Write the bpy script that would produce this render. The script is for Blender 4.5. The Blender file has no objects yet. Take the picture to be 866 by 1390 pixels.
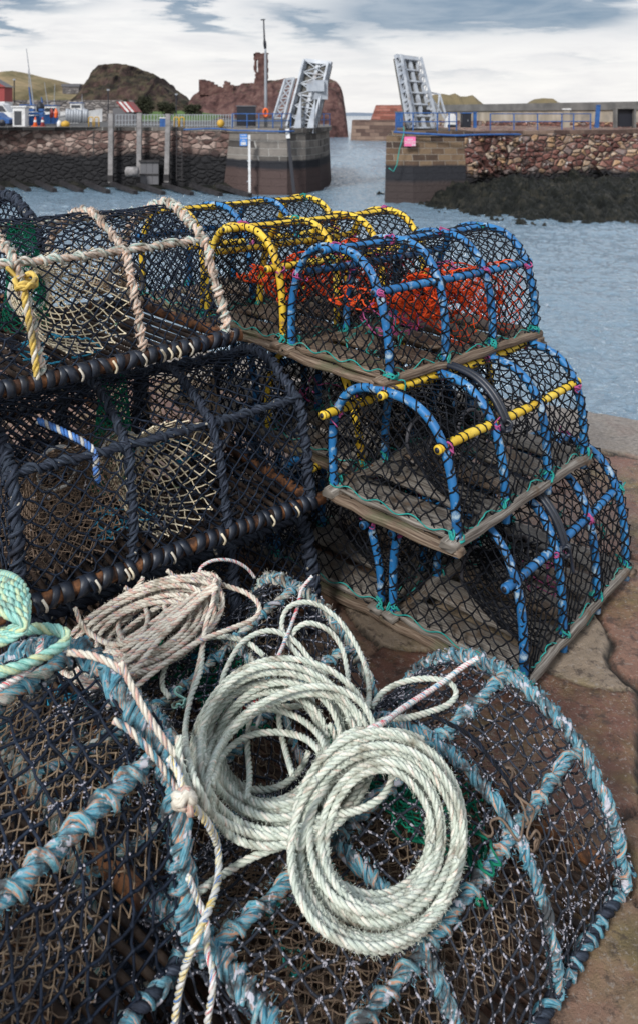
import bpy, math, random
import numpy as np
from mathutils import Vector, Matrix
R = math.radians
PI = math.pi
scene = bpy.context.scene
COL = scene.collection
# ------------------------------------------------------------------ camera
F = 1077.0; CX = 433.0; HY = 155.0; H = 1.44      # focal (px of an 866x1390 frame), horizon row, eye height over the quay
cam = bpy.data.cameras.new('camera'); cam_o = bpy.data.objects.new('camera', cam); COL.objects.link(cam_o)
cam_o.location = (0, 0, H); cam_o.rotation_euler = (R(90), 0, 0)
cam.sensor_fit = 'VERTICAL'; cam.sensor_height = 36.0; cam.sensor_width = 24.0
cam.lens = F / 1390.0 * 36.0
cam.shift_y = -(695.0 - HY) / 1390.0
cam.clip_start = 0.05; cam.clip_end = 9000
cam.dof.use_dof = True; cam.dof.focus_distance = 1.9; cam.dof.aperture_fstop = 7.1
scene.camera = cam_o
# ------------------------------------------------------------------ light
SUN_EL, SUN_AZ = R(38), R(-150)                     # azimuth measured from +Y towards +X
scene.view_settings.view_transform = 'Standard'; scene.view_settings.look = 'None'
scene.view_settings.exposure = 0.40; scene.view_settings.gamma = 1.0
sun = bpy.data.lights.new('sun', 'SUN'); sun.energy = 2.9; sun.angle = R(13); sun.color = (1, .975, .94)
sun_o = bpy.data.objects.new('sun', sun); COL.objects.link(sun_o)
sd = Vector((math.sin(SUN_AZ) * math.cos(SUN_EL), math.cos(SUN_AZ) * math.cos(SUN_EL), math.sin(SUN_EL)))
sun_o.rotation_euler = sd.to_track_quat('Z', 'Y').to_euler(); sun_o.location = (-3, -3, 8)
world = bpy.data.worlds.new('World'); scene.world = world; world.use_nodes = True
wt = world.node_tree; wt.nodes.clear()

class N:
    """tiny node-graph helper"""
    def __init__(s, t): s.t = t
    def n(s, typ, **kw):
        x = s.t.nodes.new(typ)
        for k, v in kw.items(): setattr(x, k, v)
        return x
    def l(s, a, b): s.t.links.new(a, b)
    def put(s, v, sock):
        if hasattr(v, 'is_linked') or isinstance(v, bpy.types.NodeSocket): s.l(v, sock)
        else: sock.default_value = v
    def math(s, op, a, b=0.0, c=0.0, clamp=False):
        x = s.n('ShaderNodeMath', operation=op, use_clamp=clamp)
        s.put(a, x.inputs[0]); s.put(b, x.inputs[1]); s.put(c, x.inputs[2]); return x.outputs[0]
    def vmath(s, op, a, b=(0, 0, 0)):
        x = s.n('ShaderNodeVectorMath', operation=op); s.put(a, x.inputs[0]); s.put(b, x.inputs[1]); return x.outputs[0]
    def noise(s, v, scale, detail=4, rough=.55, dist=0.0):
        x = s.n('ShaderNodeTexNoise'); s.put(v, x.inputs['Vector']); x.inputs['Scale'].default_value = scale
        x.inputs['Detail'].default_value = detail; x.inputs['Roughness'].default_value = rough
        x.inputs['Distortion'].default_value = dist; return x.outputs['Fac']
    def ramp(s, v, stops, mode='LINEAR'):
        x = s.n('ShaderNodeValToRGB'); s.l(v, x.inputs[0]); e = x.color_ramp; e.interpolation = mode
        while len(e.elements) < len(stops): e.elements.new(.5)
        for el, (p, c) in zip(e.elements, stops):
            el.position = p; el.color = (c, c, c, 1) if not hasattr(c, '__len__') else (*c, 1)
        return x.outputs[0]
    def mix(s, f, a, b, mode='MIX'):
        x = s.n('ShaderNodeMix', data_type='RGBA', blend_type=mode)
        s.put(f, x.inputs[0])
        s.put(a if not isinstance(a, tuple) else (*a, 1), x.inputs[6]); s.put(b if not isinstance(b, tuple) else (*b, 1), x.inputs[7])
        return x.outputs[2]

g = N(wt)
tc = g.n('ShaderNodeTexCoord'); D = tc.outputs['Generated']
sx = g.n('ShaderNodeSeparateXYZ'); g.l(D, sx.inputs[0])
sky = g.n('ShaderNodeTexSky', sky_type='NISHITA'); sky.sun_disc = False
sky.sun_elevation = SUN_EL; sky.sun_rotation = SUN_AZ; sky.air_density = 1.0; sky.dust_density = 2.0
skyc = g.vmath('SCALE', sky.outputs[0]); skyc.node.inputs[3].default_value = 1.0
SC = Vector((2.2, 2.2, 14))
cv = g.vmath('MULTIPLY', D, tuple(SC))
n1 = g.noise(cv, 1.6, 8, .6, .6)
n2 = g.noise(g.vmath('ADD', cv, (5.2, 1.3, 8.8)), 4.5, 8, .62, .3)
dis = g.math('MULTIPLY', g.math('SUBTRACT', n2, .5), .11)
tot = None
# darker blue-grey cloud banks, each given by its place on the sky as (azimuth slope, elevation slope, half widths, strength)
def bank(px, py, wx, wy, st, tilt=0.0):
    global tot
    a = (px - CX) / F; e = (HY - py) / F
    dx = g.math('DIVIDE', sx.outputs[0], sx.outputs[1]); dz = g.math('DIVIDE', sx.outputs[2], sx.outputs[1])
    u = g.math('ADD', g.math('SUBTRACT', dx, a), g.math('MULTIPLY', dis, 1.2))
    v = g.math('ADD', g.math('SUBTRACT', dz, e), g.math('MULTIPLY', dis, .55))
    v = g.math('ADD', v, g.math('MULTIPLY', u, tilt))
    q = g.math('ADD', g.math('POWER', g.math('DIVIDE', u, wx / F), 2.0), g.math('POWER', g.math('DIVIDE', v, wy / F), 2.0))
    w = g.math('MULTIPLY', g.math('POWER', 2.718, g.math('MULTIPLY', q, -1.0)), st)
    w = g.math('MULTIPLY', w, g.math('GREATER_THAN', sx.outputs[1], 0.0))
    tot = w if tot is None else g.math('ADD', tot, w, clamp=True)
bank(640, 6, 190, 30, 1.5); bank(560, 26, 80, 16, .8); bank(800, 16, 60, 20, .8); bank(730, 30, 60, 10, .6)
bank(265, 18, 62, 13, 1.4, .38); bank(425, 36, 70, 17, .95, .35); bank(35, 2, 80, 10, 1.3); bank(4, 36, 30, 10, 1.3, .4)
bank(300, 84, 26, 5, .2); bank(600, 103, 120, 5, .22); bank(780, 85, 70, 4, .2); bank(90, 60, 60, 6, .08)
tot = g.math('ADD', tot, g.math('MULTIPLY', g.ramp(n1, [(.55, 0.0), (.8, 1.0)]), .25), clamp=True)
white = g.mix(g.ramp(n2, [(.3, 0.0), (.7, 1.0)]), (.67, .66, .665), (.80, .785, .765))
cloud = g.mix(tot, white, g.mix(g.ramp(n2, [(.35, 0.0), (.65, 1.0)]), (.155, .225, .31), (.30, .355, .42)))
skm = g.math('ADD', .90, g.math('MULTIPLY', n1, .06), clamp=True)
skys = g.vmath('SCALE', sky.outputs[0]); skys.node.inputs[3].default_value = .09
# overhead the overcast layer is a little darker and bluer
up = g.ramp(sx.outputs[2], [(0.0, 0.0), (.35, .12), (.85, 1.0)])
cloud = g.mix(up, cloud, (.50, .57, .68))
res = g.mix(skm, skys, cloud)
bg = g.n('ShaderNodeBackground'); g.l(res, bg.inputs[0]); bg.inputs[1].default_value = 1.0
wo = g.n('ShaderNodeOutputWorld'); g.l(bg.outputs[0], wo.inputs[0])
scene.cycles.max_bounces = 6; scene.cycles.diffuse_bounces = 3; scene.cycles.glossy_bounces = 3
scene.cycles.use_denoising = True

# ------------------------------------------------------------------ materials
MAT = {}
def mat(name, stops, scale=5.0, uv=None, stretch=(1, 1, 1), rough=.75, bump=0.0, bscale=None, detail=5, spec=.35,
        metal=0.0, spot=None, mode='LINEAR', dirt=None, rvar=0.0, bdist=.01):
    """stops: colour ramp over noise; uv=True uses the rope/plank UVs (metres); spot=(colour, scale, threshold);
       dirt=(colour, scale, lo, hi)"""
    m = bpy.data.materials.new(name); m.use_nodes = True; t = m.node_tree; G = N(t)
    b = t.nodes['Principled BSDF']; c = G.n('ShaderNodeTexCoord')
    v = G.vmath('MULTIPLY', c.outputs['UV' if uv else 'Object'], stretch)
    ob = c.outputs['Object']
    nz = G.noise(v, scale, detail, .6)
    if len(stops) == 1: col = G.ramp(nz, [(0, tuple(x * .85 for x in stops[0][1])), (1, tuple(min(1, x * 1.12) for x in stops[0][1]))])
    else: col = G.ramp(nz, stops, mode)
    if dirt:
        col = G.mix(G.ramp(G.noise(ob, dirt[1], 5, .65), [(dirt[2], 0.0), (dirt[3], 1.0)]), col, dirt[0])
    if spot:
        col = G.mix(G.ramp(G.noise(ob, spot[1], 3, .6), [(spot[2], 0.0), (spot[2] + .03, 1.0)]), col, spot[0])
    G.l(col, b.inputs['Base Color']); b.inputs['Metallic'].default_value = metal
    b.inputs['Specular IOR Level'].default_value = spec
    if rvar:
        G.l(G.math('ADD', rough - rvar / 2, G.math('MULTIPLY', G.noise(ob, 9, 4), rvar), clamp=True), b.inputs['Roughness'])
    else: b.inputs['Roughness'].default_value = rough
    if bump:
        bp = G.n('ShaderNodeBump'); bp.inputs['Strength'].default_value = bump; bp.inputs['Distance'].default_value = bdist
        G.l(nz if not bscale else G.noise(v, bscale, 6, .6), bp.inputs['Height']); G.l(bp.outputs[0], b.inputs['Normal'])
    MAT[name] = m; return m
def rope_mat(name, stops, dirt=((.17, .145, .10), 20, .52, .74), fine=260, **k):
    return mat(name, stops, scale=1.0, uv=True, stretch=(42, fine, 1), mode='LINEAR', rough=.82, bump=.5, bscale=2.0, detail=3, spec=.15, dirt=dirt, bdist=.003, **k)
PG = (.48, .53, .46); PG2 = (.66, .69, .61); PG3 = (.28, .35, .31)
rope_mat('rope_pale_green', [(.25, PG3), (.45, PG), (.68, PG2), (.8, (.72, .72, .62))])
rope_mat('rope_pale_fleck', [(.25, (.34, .42, .38)), (.45, (.60, .63, .56)), (.60, (.70, .66, .58)), (.72, (.60, .36, .30))])
TN = (.62, .58, .50)
rope_mat('rope_tan', [(.25, (.40, .36, .29)), (.5, TN), (.75, (.74, .71, .63))])
rope_mat('rope_tan_fleck', [(.25, (.30, .28, .24)), (.42, (.58, .50, .42)), (.55, (.55, .30, .24)), (.62, (.25, .34, .45)), (.75, (.66, .62, .56))])
rope_mat('rope_blue', [(.3, (.02, .08, .14)), (.42, (.06, .20, .27)), (.54, (.14, .33, .41)), (.62, (.42, .22, .15)), (.7, (.46, .56, .62))], dirt=((.055, .06, .065), 26, .47, .62), spot=((.45, .45, .50), 42, .60))
rope_mat('rope_blue_orange', [(.3, (.03, .16, .24)), (.43, (.10, .30, .37)), (.52, (.24, .38, .41)), (.58, (.46, .22, .13)), (.66, (.46, .28, .20)), (.72, (.42, .52, .56))], dirt=((.055, .06, .065), 26, .47, .62), spot=((.45, .45, .50), 42, .60))
rope_mat('rope_white_orange', [(.3, (.26, .22, .19)), (.42, (.56, .49, .43)), (.5, (.62, .54, .47)), (.57, (.52, .24, .12)), (.63, (.58, .50, .43)), (.72, (.20, .34, .33))], dirt=((.14, .11, .085), 22, .46, .66))
rope_mat('rope_white_teal', [(.3, (.24, .23, .21)), (.42, (.52, .49, .44)), (.5, (.60, .57, .51)), (.57, (.12, .34, .31)), (.65, (.50, .48, .43)), (.72, (.48, .25, .15))], dirt=((.14, .11, .085), 22, .46, .66))
rope_mat('rope_braid', [(.3, (.55, .06, .08)), (.40, (.60, .10, .12)), (.45, (.66, .66, .64)), (.56, (.70, .70, .68)), (.62, (.08, .34, .42)), (.7, (.05, .16, .42))], dirt=None)
rope_mat('rope_braid_yellow', [(.3, (.06, .16, .45)), (.41, (.08, .22, .50)), (.46, (.62, .62, .55)), (.55, (.68, .62, .40)), (.62, (.62, .44, .12))])
rope_mat('rope_black', [(.3, (.010, .013, .020)), (.55, (.032, .040, .060)), (.75, (.080, .098, .135))], dirt=((.012, .012, .016), 12, .5, .7))
rope_mat('rope_black_crusted', [(.3, (.010, .013, .020)), (.6, (.040, .052, .075)), (.8, (.09, .11, .15))], dirt=None, spot=((.42, .38, .30), 60, .66))
rope_mat('rope_turquoise', [(.3, (.10, .32, .30)), (.5, (.28, .55, .48)), (.75, (.55, .70, .60))])
rope_mat('rope_green_yellow', [(.3, (.28, .50, .40)), (.5, (.50, .62, .42)), (.7, (.62, .58, .28))])
rope_mat('rope_red', [(.3, (.45, .03, .04)), (.6, (.65, .07, .08)), (.8, (.72, .3, .28))])
rope_mat('rope_white', [(.3, (.50, .52, .52)), (.7, (.74, .74, .72))])
rope_mat('rope_royal', [(.3, (.03, .10, .35)), (.6, (.08, .22, .55)), (.8, (.3, .42, .62))])
rope_mat('rope_yellow', [(.3, (.45, .30, .06)), (.6, (.68, .50, .14)), (.8, (.75, .64, .35))])
rope_mat('rope_teal', [(.3, (.01, .16, .15)), (.6, (.03, .32, .29)), (.8, (.12, .48, .42))])
rope_mat('twine_pink', [(.3, (.20, .03, .11)), (.6, (.42, .09, .24)), (.8, (.55, .28, .38))], dirt=None)
rope_mat('twine_red', [(.3, (.60, .04, .012)), (.55, (.80, .10, .025)), (.8, (.85, .24, .07))], dirt=((.3, .06, .04), 18, .58, .8))
rope_mat('twine_green', [(.3, (.0, .06, .04)), (.6, (.01, .19, .11)), (.8, (.05, .32, .20))], dirt=None)
rope_mat('twine_cyan', [(.3, (.02, .16, .28)), (.6, (.05, .32, .50)), (.8, (.2, .5, .62))], dirt=None)
mat('net_black', [(.3, (.004, .0045, .006)), (.6, (.010, .012, .017)), (.85, (.030, .035, .046))], 40, rough=.7, spec=.12)
mat('net_navy', [(.3, (.005, .007, .012)), (.6, (.013, .020, .036)), (.85, (.035, .052, .082))], 30, rough=.65, spec=.14)
mat('net_fouled', [(.3, (.010, .012, .018)), (.6, (.022, .028, .042)), (.85, (.05, .06, .08))], 30, rough=.75, spot=((.34, .335, .38), 130, .575))
mat('net_tan', [(.3, (.13, .09, .06)), (.6, (.25, .185, .125)), (.85, (.40, .32, .23))], 40, rough=.85, spot=((.06, .05, .04), 12, .60))
mat('net_cream', [(.3, (.52, .44, .30)), (.6, (.72, .64, .48)), (.85, (.78, .73, .6))], 40, rough=.85, spot=((.10, .22, .12), 9, .64))
mat('net_brown', [(.3, (.08, .055, .04)), (.6, (.17, .12, .085)), (.85, (.30, .23, .17))], 40, rough=.85, spot=((.45, .44, .48), 30, .66))
mat('crust', [(.3, (.22, .21, .26)), (.6, (.38, .37, .42)), (.85, (.56, .55, .57))], 60, rough=.85)
mat('tube_blue', [(.25, (.006, .065, .18)), (.5, (.011, .125, .33)), (.8, (.03, .22, .47))], 9, rough=.55, rvar=.3, spec=.5, bump=.25, bscale=40, dirt=((.30, .40, .47), 34, .545, .66), spot=((.04, .055, .06), 60, .64), bdist=.002)
mat('tube_yellow', [(.25, (.50, .28, .01)), (.5, (.66, .45, .03)), (.8, (.74, .58, .12))], 9, rough=.56, rvar=.3, spec=.5, bump=.25, bscale=40, dirt=((.22, .13, .04), 34, .56, .68), spot=((.06, .05, .03), 60, .66), bdist=.002)
mat('rubber', [(.3, (.006, .008, .013)), (.6, (.014, .020, .034)), (.85, (.04, .052, .075))], 16, rough=.45, rvar=.3, spec=.5, bump=.3, bscale=60, bdist=.002)
mat('rusty_bar', [(.3, (.012, .007, .005)), (.48, (.05, .022, .012)), (.6, (.20, .085, .035)), (.72, (.03, .014, .008))], 26, rough=.7, bump=.6, bscale=60, bdist=.003)
mat('slat_dark', [(.3, (.010, .006, .005)), (.5, (.030, .018, .013)), (.7, (.075, .05, .034))], 18, rough=.7, bump=.5, bscale=60, bdist=.003)
mat('wood_grey', [(.3, (.025, .018, .014)), (.43, (.105, .088, .074)), (.55, (.20, .182, .16)), (.72, (.34, .32, .29))], 1.0, uv=True, stretch=(8, 230, 1), rough=.6, rvar=.35, bump=.9, bscale=1.3, detail=8, dirt=((.10, .06, .03), 9, .56, .70), bdist=.004, spec=.5)
mat('wood_brown', [(.3, (.02, .012, .009)), (.43, (.09, .058, .038)), (.56, (.19, .14, .10)), (.72, (.33, .275, .215))], 1.0, uv=True, stretch=(8, 230, 1), rough=.6, rvar=.35, bump=.9, bscale=1.3, detail=8, dirt=((.08, .10, .05), 7, .55, .7), bdist=.004, spec=.5)
mat('wood_post', [(.25, (.10, .095, .09)), (.5, (.21, .20, .20)), (.8, (.33, .32, .32))], 3, rough=.85)
mat('wood_wet', [(.3, (.012, .011, .012)), (.7, (.045, .042, .045))], 2, rough=.5)
mat('plastic_grey', [(.5, (.06, .06, .07))], 8, rough=.5)
mat('white_paint', [(.5, (.62, .63, .64))], 1, rough=.6, dirt=((.36, .36, .36), 1.6, .5, .7))
mat('bridge_steel', [(.3, (.25, .28, .33)), (.6, (.40, .43, .47)), (.8, (.50, .52, .55))], 1.2, rough=.5, dirt=((.22, .20, .19), 1.5, .56, .72))
mat('bridge_deck', [(.3, (.08, .08, .075)), (.6, (.14, .135, .125)), (.8, (.2, .19, .17))], 1.5, rough=.8)
mat('dark_paint', [(.5, (.012, .014, .022))], 2, rough=.5)
mat('blue_paint', [(.4, (.02, .07, .22)), (.7, (.035, .12, .33))], 3, rough=.5)
mat('yellow_paint', [(.5, (.50, .30, .04))], 3, rough=.5)
mat('orange_paint', [(.5, (.70, .13, .03))], 3, rough=.5)
mat('pink_paint', [(.5, (.72, .16, .34))], 3, rough=.6)
mat('sign_blue', [(.5, (.05, .20, .55))], 3, rough=.6)
mat('red_paint', [(.5, (.26, .045, .045))], 3, rough=.6)
mat('roof_grey', [(.5, (.12, .12, .13))], 3, rough=.8)
mat('glass_dark', [(.5, (.03, .035, .045))], 3, rough=.15, spec=.8)
mat('galvanised', [(.5, (.28, .30, .33))], 3, rough=.5, metal=.3)
mat('leaf_dark', [(.3, (.018, .022, .012)), (.7, (.05, .055, .03))], 2, rough=.9)
mat('concrete', [(.3, (.20, .175, .14)), (.55, (.31, .27, .22)), (.8, (.40, .36, .31))], 1.0, stretch=(1, 1, .15), rough=.9, dirt=((.16, .15, .14), .5, .5, .7))
mat('concrete_dark', [(.3, (.08, .08, .08)), (.7, (.16, .155, .15))], .8, rough=.9)
mat('tarmac', [(.3, (.045, .045, .047)), (.7, (.09, .088, .085))], .5, rough=.9)

def stone_wall(name, cols, sx_, sz_, mortar, tide=None, weed=(.012, .012, .014), brick=False, white=0.0, bw=1.0, bh=.45, band=None):
    m = bpy.data.materials.new(name); m.use_nodes = True; t = m.node_tree; G = N(t)
    b = t.nodes['Principled BSDF']; c = G.n('ShaderNodeTexCoord'); o = c.outputs['Object']
    wob = G.n('ShaderNodeTexNoise'); G.l(o, wob.inputs[0]); wob.inputs['Scale'].default_value = 1.2
    ov = G.vmath('ADD', o, G.vmath('MULTIPLY', wob.outputs['Color'], (.25, .25, .25)))
    s3 = G.n('ShaderNodeSeparateXYZ'); G.l(o, s3.inputs[0])
    if brick:
        cb = G.n('ShaderNodeCombineXYZ'); G.l(G.math('ADD', s3.outputs[0], G.math('MULTIPLY', s3.outputs[1], .8)), cb.inputs[0]); G.l(s3.outputs[2], cb.inputs[1])
        br = G.n('ShaderNodeTexBrick'); G.l(cb.outputs[0], br.inputs[0]); br.inputs['Scale'].default_value = 1.0
        br.inputs['Brick Width'].default_value = bw; br.inputs['Row Height'].default_value = bh; br.inputs['Mortar Size'].default_value = .022
        br.inputs['Color1'].default_value = (0, 0, 0, 1); br.inputs['Color2'].default_value = (1, 1, 1, 1); br.inputs['Mortar'].default_value = (.5, .5, .5, 1)
        br.inputs['Bias'].default_value = 0.0
        sel = br.outputs['Color']; edge = br.outputs['Fac']; hgt = G.math('SUBTRACT', 1.0, edge)
        col = G.ramp(G.math('ADD', G.math('MULTIPLY', sel, .6), G.math('MULTIPLY', G.noise(o, 2.5, 5), .4)), cols)
        col = G.mix(edge, col, mortar)
    else:
        sc_ = G.vmath('MULTIPLY', ov, (sx_, sx_, sz_))
        vo = G.n('ShaderNodeTexVoronoi', feature='F1'); G.l(sc_, vo.inputs['Vector']); vo.inputs['Scale'].default_value = 1.0
        ve = G.n('ShaderNodeTexVoronoi', feature='DISTANCE_TO_EDGE'); G.l(sc_, ve.inputs['Vector']); ve.inputs['Scale'].default_value = 1.0
        sp = G.n('ShaderNodeSeparateColor'); G.l(vo.outputs['Color'], sp.inputs[0])
        col = G.ramp(G.math('ADD', G.math('MULTIPLY', sp.outputs[0], .75), G.math('MULTIPLY', G.noise(o, 5, 5), .25)), cols)
        col = G.mix(G.ramp(ve.outputs['Distance'], [(.02, 1.0), (.09, 0.0)]), col, mortar)
        hgt = G.ramp(ve.outputs['Distance'], [(.0, 0.0), (.22, 1.0)])
    if white: col = G.mix(G.ramp(G.noise(o, 2.2, 6, .7), [(1 - white, 0.0), (1 - white + .05, 1.0)]), col, (.46, .42, .40))
    if tide is not None:
        zz = G.math('ADD', s3.outputs[2], G.math('MULTIPLY', G.math('SUBTRACT', G.noise(o, .9, 5, .65), .5), tide[2]))
        f = G.ramp(G.math('DIVIDE', G.math('SUBTRACT', zz, tide[1]), tide[0] - tide[1]), [(0, 1.0), (1, 0.0)])
        if band:  # a paler washed strip under the weed line
            f2 = G.ramp(G.math('DIVIDE', G.math('SUBTRACT', zz, band[0]), .25), [(0, 0.0), (1, 1.0)])
            col = G.mix(f, col, G.mix(f2, band[1], weed))
        else: col = G.mix(f, col, weed)
    G.l(col, b.inputs['Base Color']); b.inputs['Roughness'].default_value = .8; b.inputs['Specular IOR Level'].default_value = .3
    bp = G.n('ShaderNodeBump'); bp.inputs['Strength'].default_value = 1.0; bp.inputs['Distance'].default_value = .12
    G.l(G.math('ADD', hgt, G.math('MULTIPLY', G.noise(o, 6, 6), .5)), bp.inputs['Height']); G.l(bp.outputs[0], b.inputs['Normal'])
    MAT[name] = m
stone_wall('rubble_wall', [(.2, (.07, .04, .035)), (.45, (.17, .105, .09)), (.65, (.25, .175, .15)), (.85, (.35, .27, .235))], 1.5, 2.6, (.11, .085, .075), tide=(-1.15, -1.9, 1.4), white=.26)
stone_wall('pier_blocks', [(.25, (.06, .054, .05)), (.5, (.118, .108, .099)), (.75, (.19, .172, .155))], 1, 1, (.32, .31, .29), tide=(-1.9, -2.05, .25), brick=True, bw=1.15, bh=.55, weed=(.016, .017, .022), band=(-2.75, (.068, .046, .043)))
stone_wall('pier_blocks_ochre', [(.25, (.045, .030, .024)), (.5, (.10, .064, .042)), (.75, (.16, .11, .068))], 1, 1, (.22, .19, .16), tide=(-1.9, -2.05, .25), brick=True, bw=.95, bh=.42, weed=(.016, .017, .022), band=(-3.2, (.040, .030, .029)))
stone_wall('rubble_big', [(.15, (.09, .035, .03)), (.35, (.19, .085, .07)), (.5, (.26, .135, .105)), (.62, (.17, .14, .135)), (.76, (.36, .22, .12)), (.9, (.46, .40, .34))], 1.5, 2.7, (.05, .038, .036), tide=(-2.2, -2.8, 1.4), white=.40)
stone_wall('red_blocks', [(.25, (.17, .06, .045)), (.5, (.27, .10, .075)), (.75, (.33, .14, .11))], 1, 1, (.2, .15, .13), brick=True, bw=1.6, bh=.6)
stone_wall('low_pier_stone', [(.25, (.08, .05, .042)), (.5, (.15, .10, .08)), (.75, (.22, .155, .12))], 1, 1, (.10, .08, .07), brick=True, bw=1.8, bh=.8, tide=(-1.9, -2.6, .8))
stone_wall('field_wall', [(.3, (.11, .10, .10)), (.7, (.24, .22, .21))], 1.2, 2.0, (.08, .075, .075))

def rock_mat(name, cols, scale, top=None, rough=.9, stretch=(1, 1, 1), bd=.6, tz=(.55, .8)):
    m = bpy.data.materials.new(name); m.use_nodes = True; t = m.node_tree; G = N(t)
    b = t.nodes['Principled BSDF']; c = G.n('ShaderNodeTexCoord'); o = G.vmath('MULTIPLY', c.outputs['Object'], stretch)
    nz = G.noise(o, scale, 9, .68, .4); col = G.ramp(nz, cols)
    if top:
        ge = G.n('ShaderNodeNewGeometry'); s3 = G.n('ShaderNodeSeparateXYZ'); G.l(ge.outputs['Normal'], s3.inputs[0])
        f = G.ramp(G.math('ADD', s3.outputs[2], G.math('MULTIPLY', G.math('SUBTRACT', G.noise(o, scale * 2, 6, .7), .5), .7)), [(tz[0], 0.0), (tz[1], 1.0)])
        col = G.mix(f, col, G.ramp(G.noise(o, scale * 1.5, 6), top))
    G.l(col, b.inputs['Base Color']); b.inputs['Roughness'].default_value = rough; b.inputs['Specular IOR Level'].default_value = .25
    bp = G.n('ShaderNodeBump'); bp.inputs['Strength'].default_value = .9; bp.inputs['Distance'].default_value = bd
    G.l(G.noise(o, scale * 2.3, 9, .7), bp.inputs['Height']); G.l(bp.outputs[0], b.inputs['Normal']); MAT[name] = m
rock_mat('cliff_red', [(.32, (.035, .022, .022)), (.46, (.12, .062, .058)), (.58, (.20, .115, .10)), (.72, (.28, .19, .165))], .34, top=[(.3, (.075, .065, .04)), (.7, (.14, .12, .075))], bd=2.5, tz=(.90, 1.15))
rock_mat('crag_green', [(.35, (.012, .011, .010)), (.5, (.06, .038, .034)), (.62, (.13, .08, .068))], .20, top=[(.36, (.014, .016, .010)), (.48, (.055, .046, .026)), (.62, (.12, .095, .058))], bd=3, tz=(.62, .92))
rock_mat('grass_hill', [(.3, (.06, .065, .028)), (.45, (.17, .135, .07)), (.6, (.30, .22, .125)), (.75, (.24, .19, .10))], .045, bd=.6)
rock_mat('hill_dark', [(.3, (.07, .06, .035)), (.5, (.15, .12, .065)), (.7, (.20, .15, .085))], .05, bd=1)
rock_mat('weed_rock', [(.3, (.004, .005, .005)), (.5, (.016, .018, .015)), (.62, (.045, .042, .032)), (.76, (.11, .10, .08))], 1.3, rough=.38, bd=.6)
rock_mat('grass_bank', [(.3, (.03, .07, .015)), (.7, (.10, .16, .04))], .3, bd=.2)
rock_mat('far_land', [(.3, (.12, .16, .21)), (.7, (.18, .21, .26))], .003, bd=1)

# water
m = bpy.data.materials.new('sea_water'); m.use_nodes = True; G = N(m.node_tree); b = m.node_tree.nodes['Principled BSDF']
c = G.n('ShaderNodeTexCoord'); o = c.outputs['Object']
b.inputs['Base Color'].default_value = (.14, .22, .29, 1); b.inputs['Roughness'].default_value = .06; b.inputs['IOR'].default_value = 1.7; b.inputs['Specular IOR Level'].default_value = .8
w1 = G.noise(G.vmath('MULTIPLY', o, (1.0, 1.5, 1)), 5.0, 5, .6, .8)
w2 = G.noise(G.vmath('MULTIPLY', o, (1, 1.8, 1)), .42, 4, .6, .4)
hh = G.math('ADD', G.math('MULTIPLY', w1, .12), G.math('MULTIPLY', w2, .12))
bp = G.n('ShaderNodeBump'); bp.inputs['Strength'].default_value = 1.0; bp.inputs['Distance'].default_value = 1.3
G.l(hh, bp.inputs['Height']); G.l(bp.outputs[0], b.inputs['Normal']); MAT['sea_water'] = m

# quay slabs: per-slab colour carried in the 'slab' attribute (0..1), wet patches in roughness
m = bpy.data.materials.new('quay_stone'); m.use_nodes = True; G = N(m.node_tree); b = m.node_tree.nodes['Principled BSDF']
c = G.n('ShaderNodeTexCoord'); o = c.outputs['Object']; at_ = G.n('ShaderNodeAttribute'); at_.attribute_name = 'slab'
sp = G.n('ShaderNodeSeparateColor'); G.l(at_.outputs['Color'], sp.inputs[0])
nz = G.noise(o, 5, 9, .66, .3)
col = G.ramp(G.math('ADD', G.math('MULTIPLY', sp.outputs[0], .60), G.math('MULTIPLY', nz, .45)), [(.22, (.09, .042, .032)), (.38, (.19, .088, .062)), (.52, (.27, .15, .105)), (.64, (.26, .19, .125)), (.80, (.29, .225, .165))])
col = G.mix(G.ramp(G.noise(o, 2.3, 9, .68), [(.50, 0.0), (.62, .70)]), col, G.ramp(G.noise(o, 26, 5), [(.35, (.055, .052, .016)), (.5, (.15, .125, .04)), (.65, (.25, .20, .075))]))
col = G.mix(G.ramp(G.noise(o, 95, 5, .75), [(.56, 0.0), (.62, .75)]), col, (.34, .29, .25))
col = G.mix(G.ramp(G.noise(G.vmath('ADD', o, (3, 1, 0)), 24, 8, .78), [(.52, 0.0), (.60, .75)]), col, (.05, .035, .03))
col = G.mix(sp.outputs[1], col, (.022, .018, .014))
col = G.mix(G.math('MULTIPLY', sp.outputs[2], G.ramp(G.noise(o, 9, 6, .7), [(.2, .55), (.6, 1.0)])), col, G.ramp(G.noise(o, 60, 6, .7), [(.3, (.11, .095, .085)), (.5, (.23, .20, .175)), (.7, (.36, .32, .28))]))
G.l(col, b.inputs['Base Color'])
G.l(G.ramp(G.noise(o, 3.0, 5, .6), [(.35, .24), (.6, .6)]), b.inputs['Roughness']); b.inputs['Specular IOR Level'].default_value = .45
bp = G.n('ShaderNodeBump'); bp.inputs['Strength'].default_value = .8; bp.inputs['Distance'].default_value = .02
G.l(G.math('ADD', G.noise(o, 34, 10, .78), G.math('MULTIPLY', G.noise(o, 5, 6, .6), 1.2)), bp.inputs['Height']); G.l(bp.outputs[0], b.inputs['Normal']); MAT['quay_stone'] = m

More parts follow.
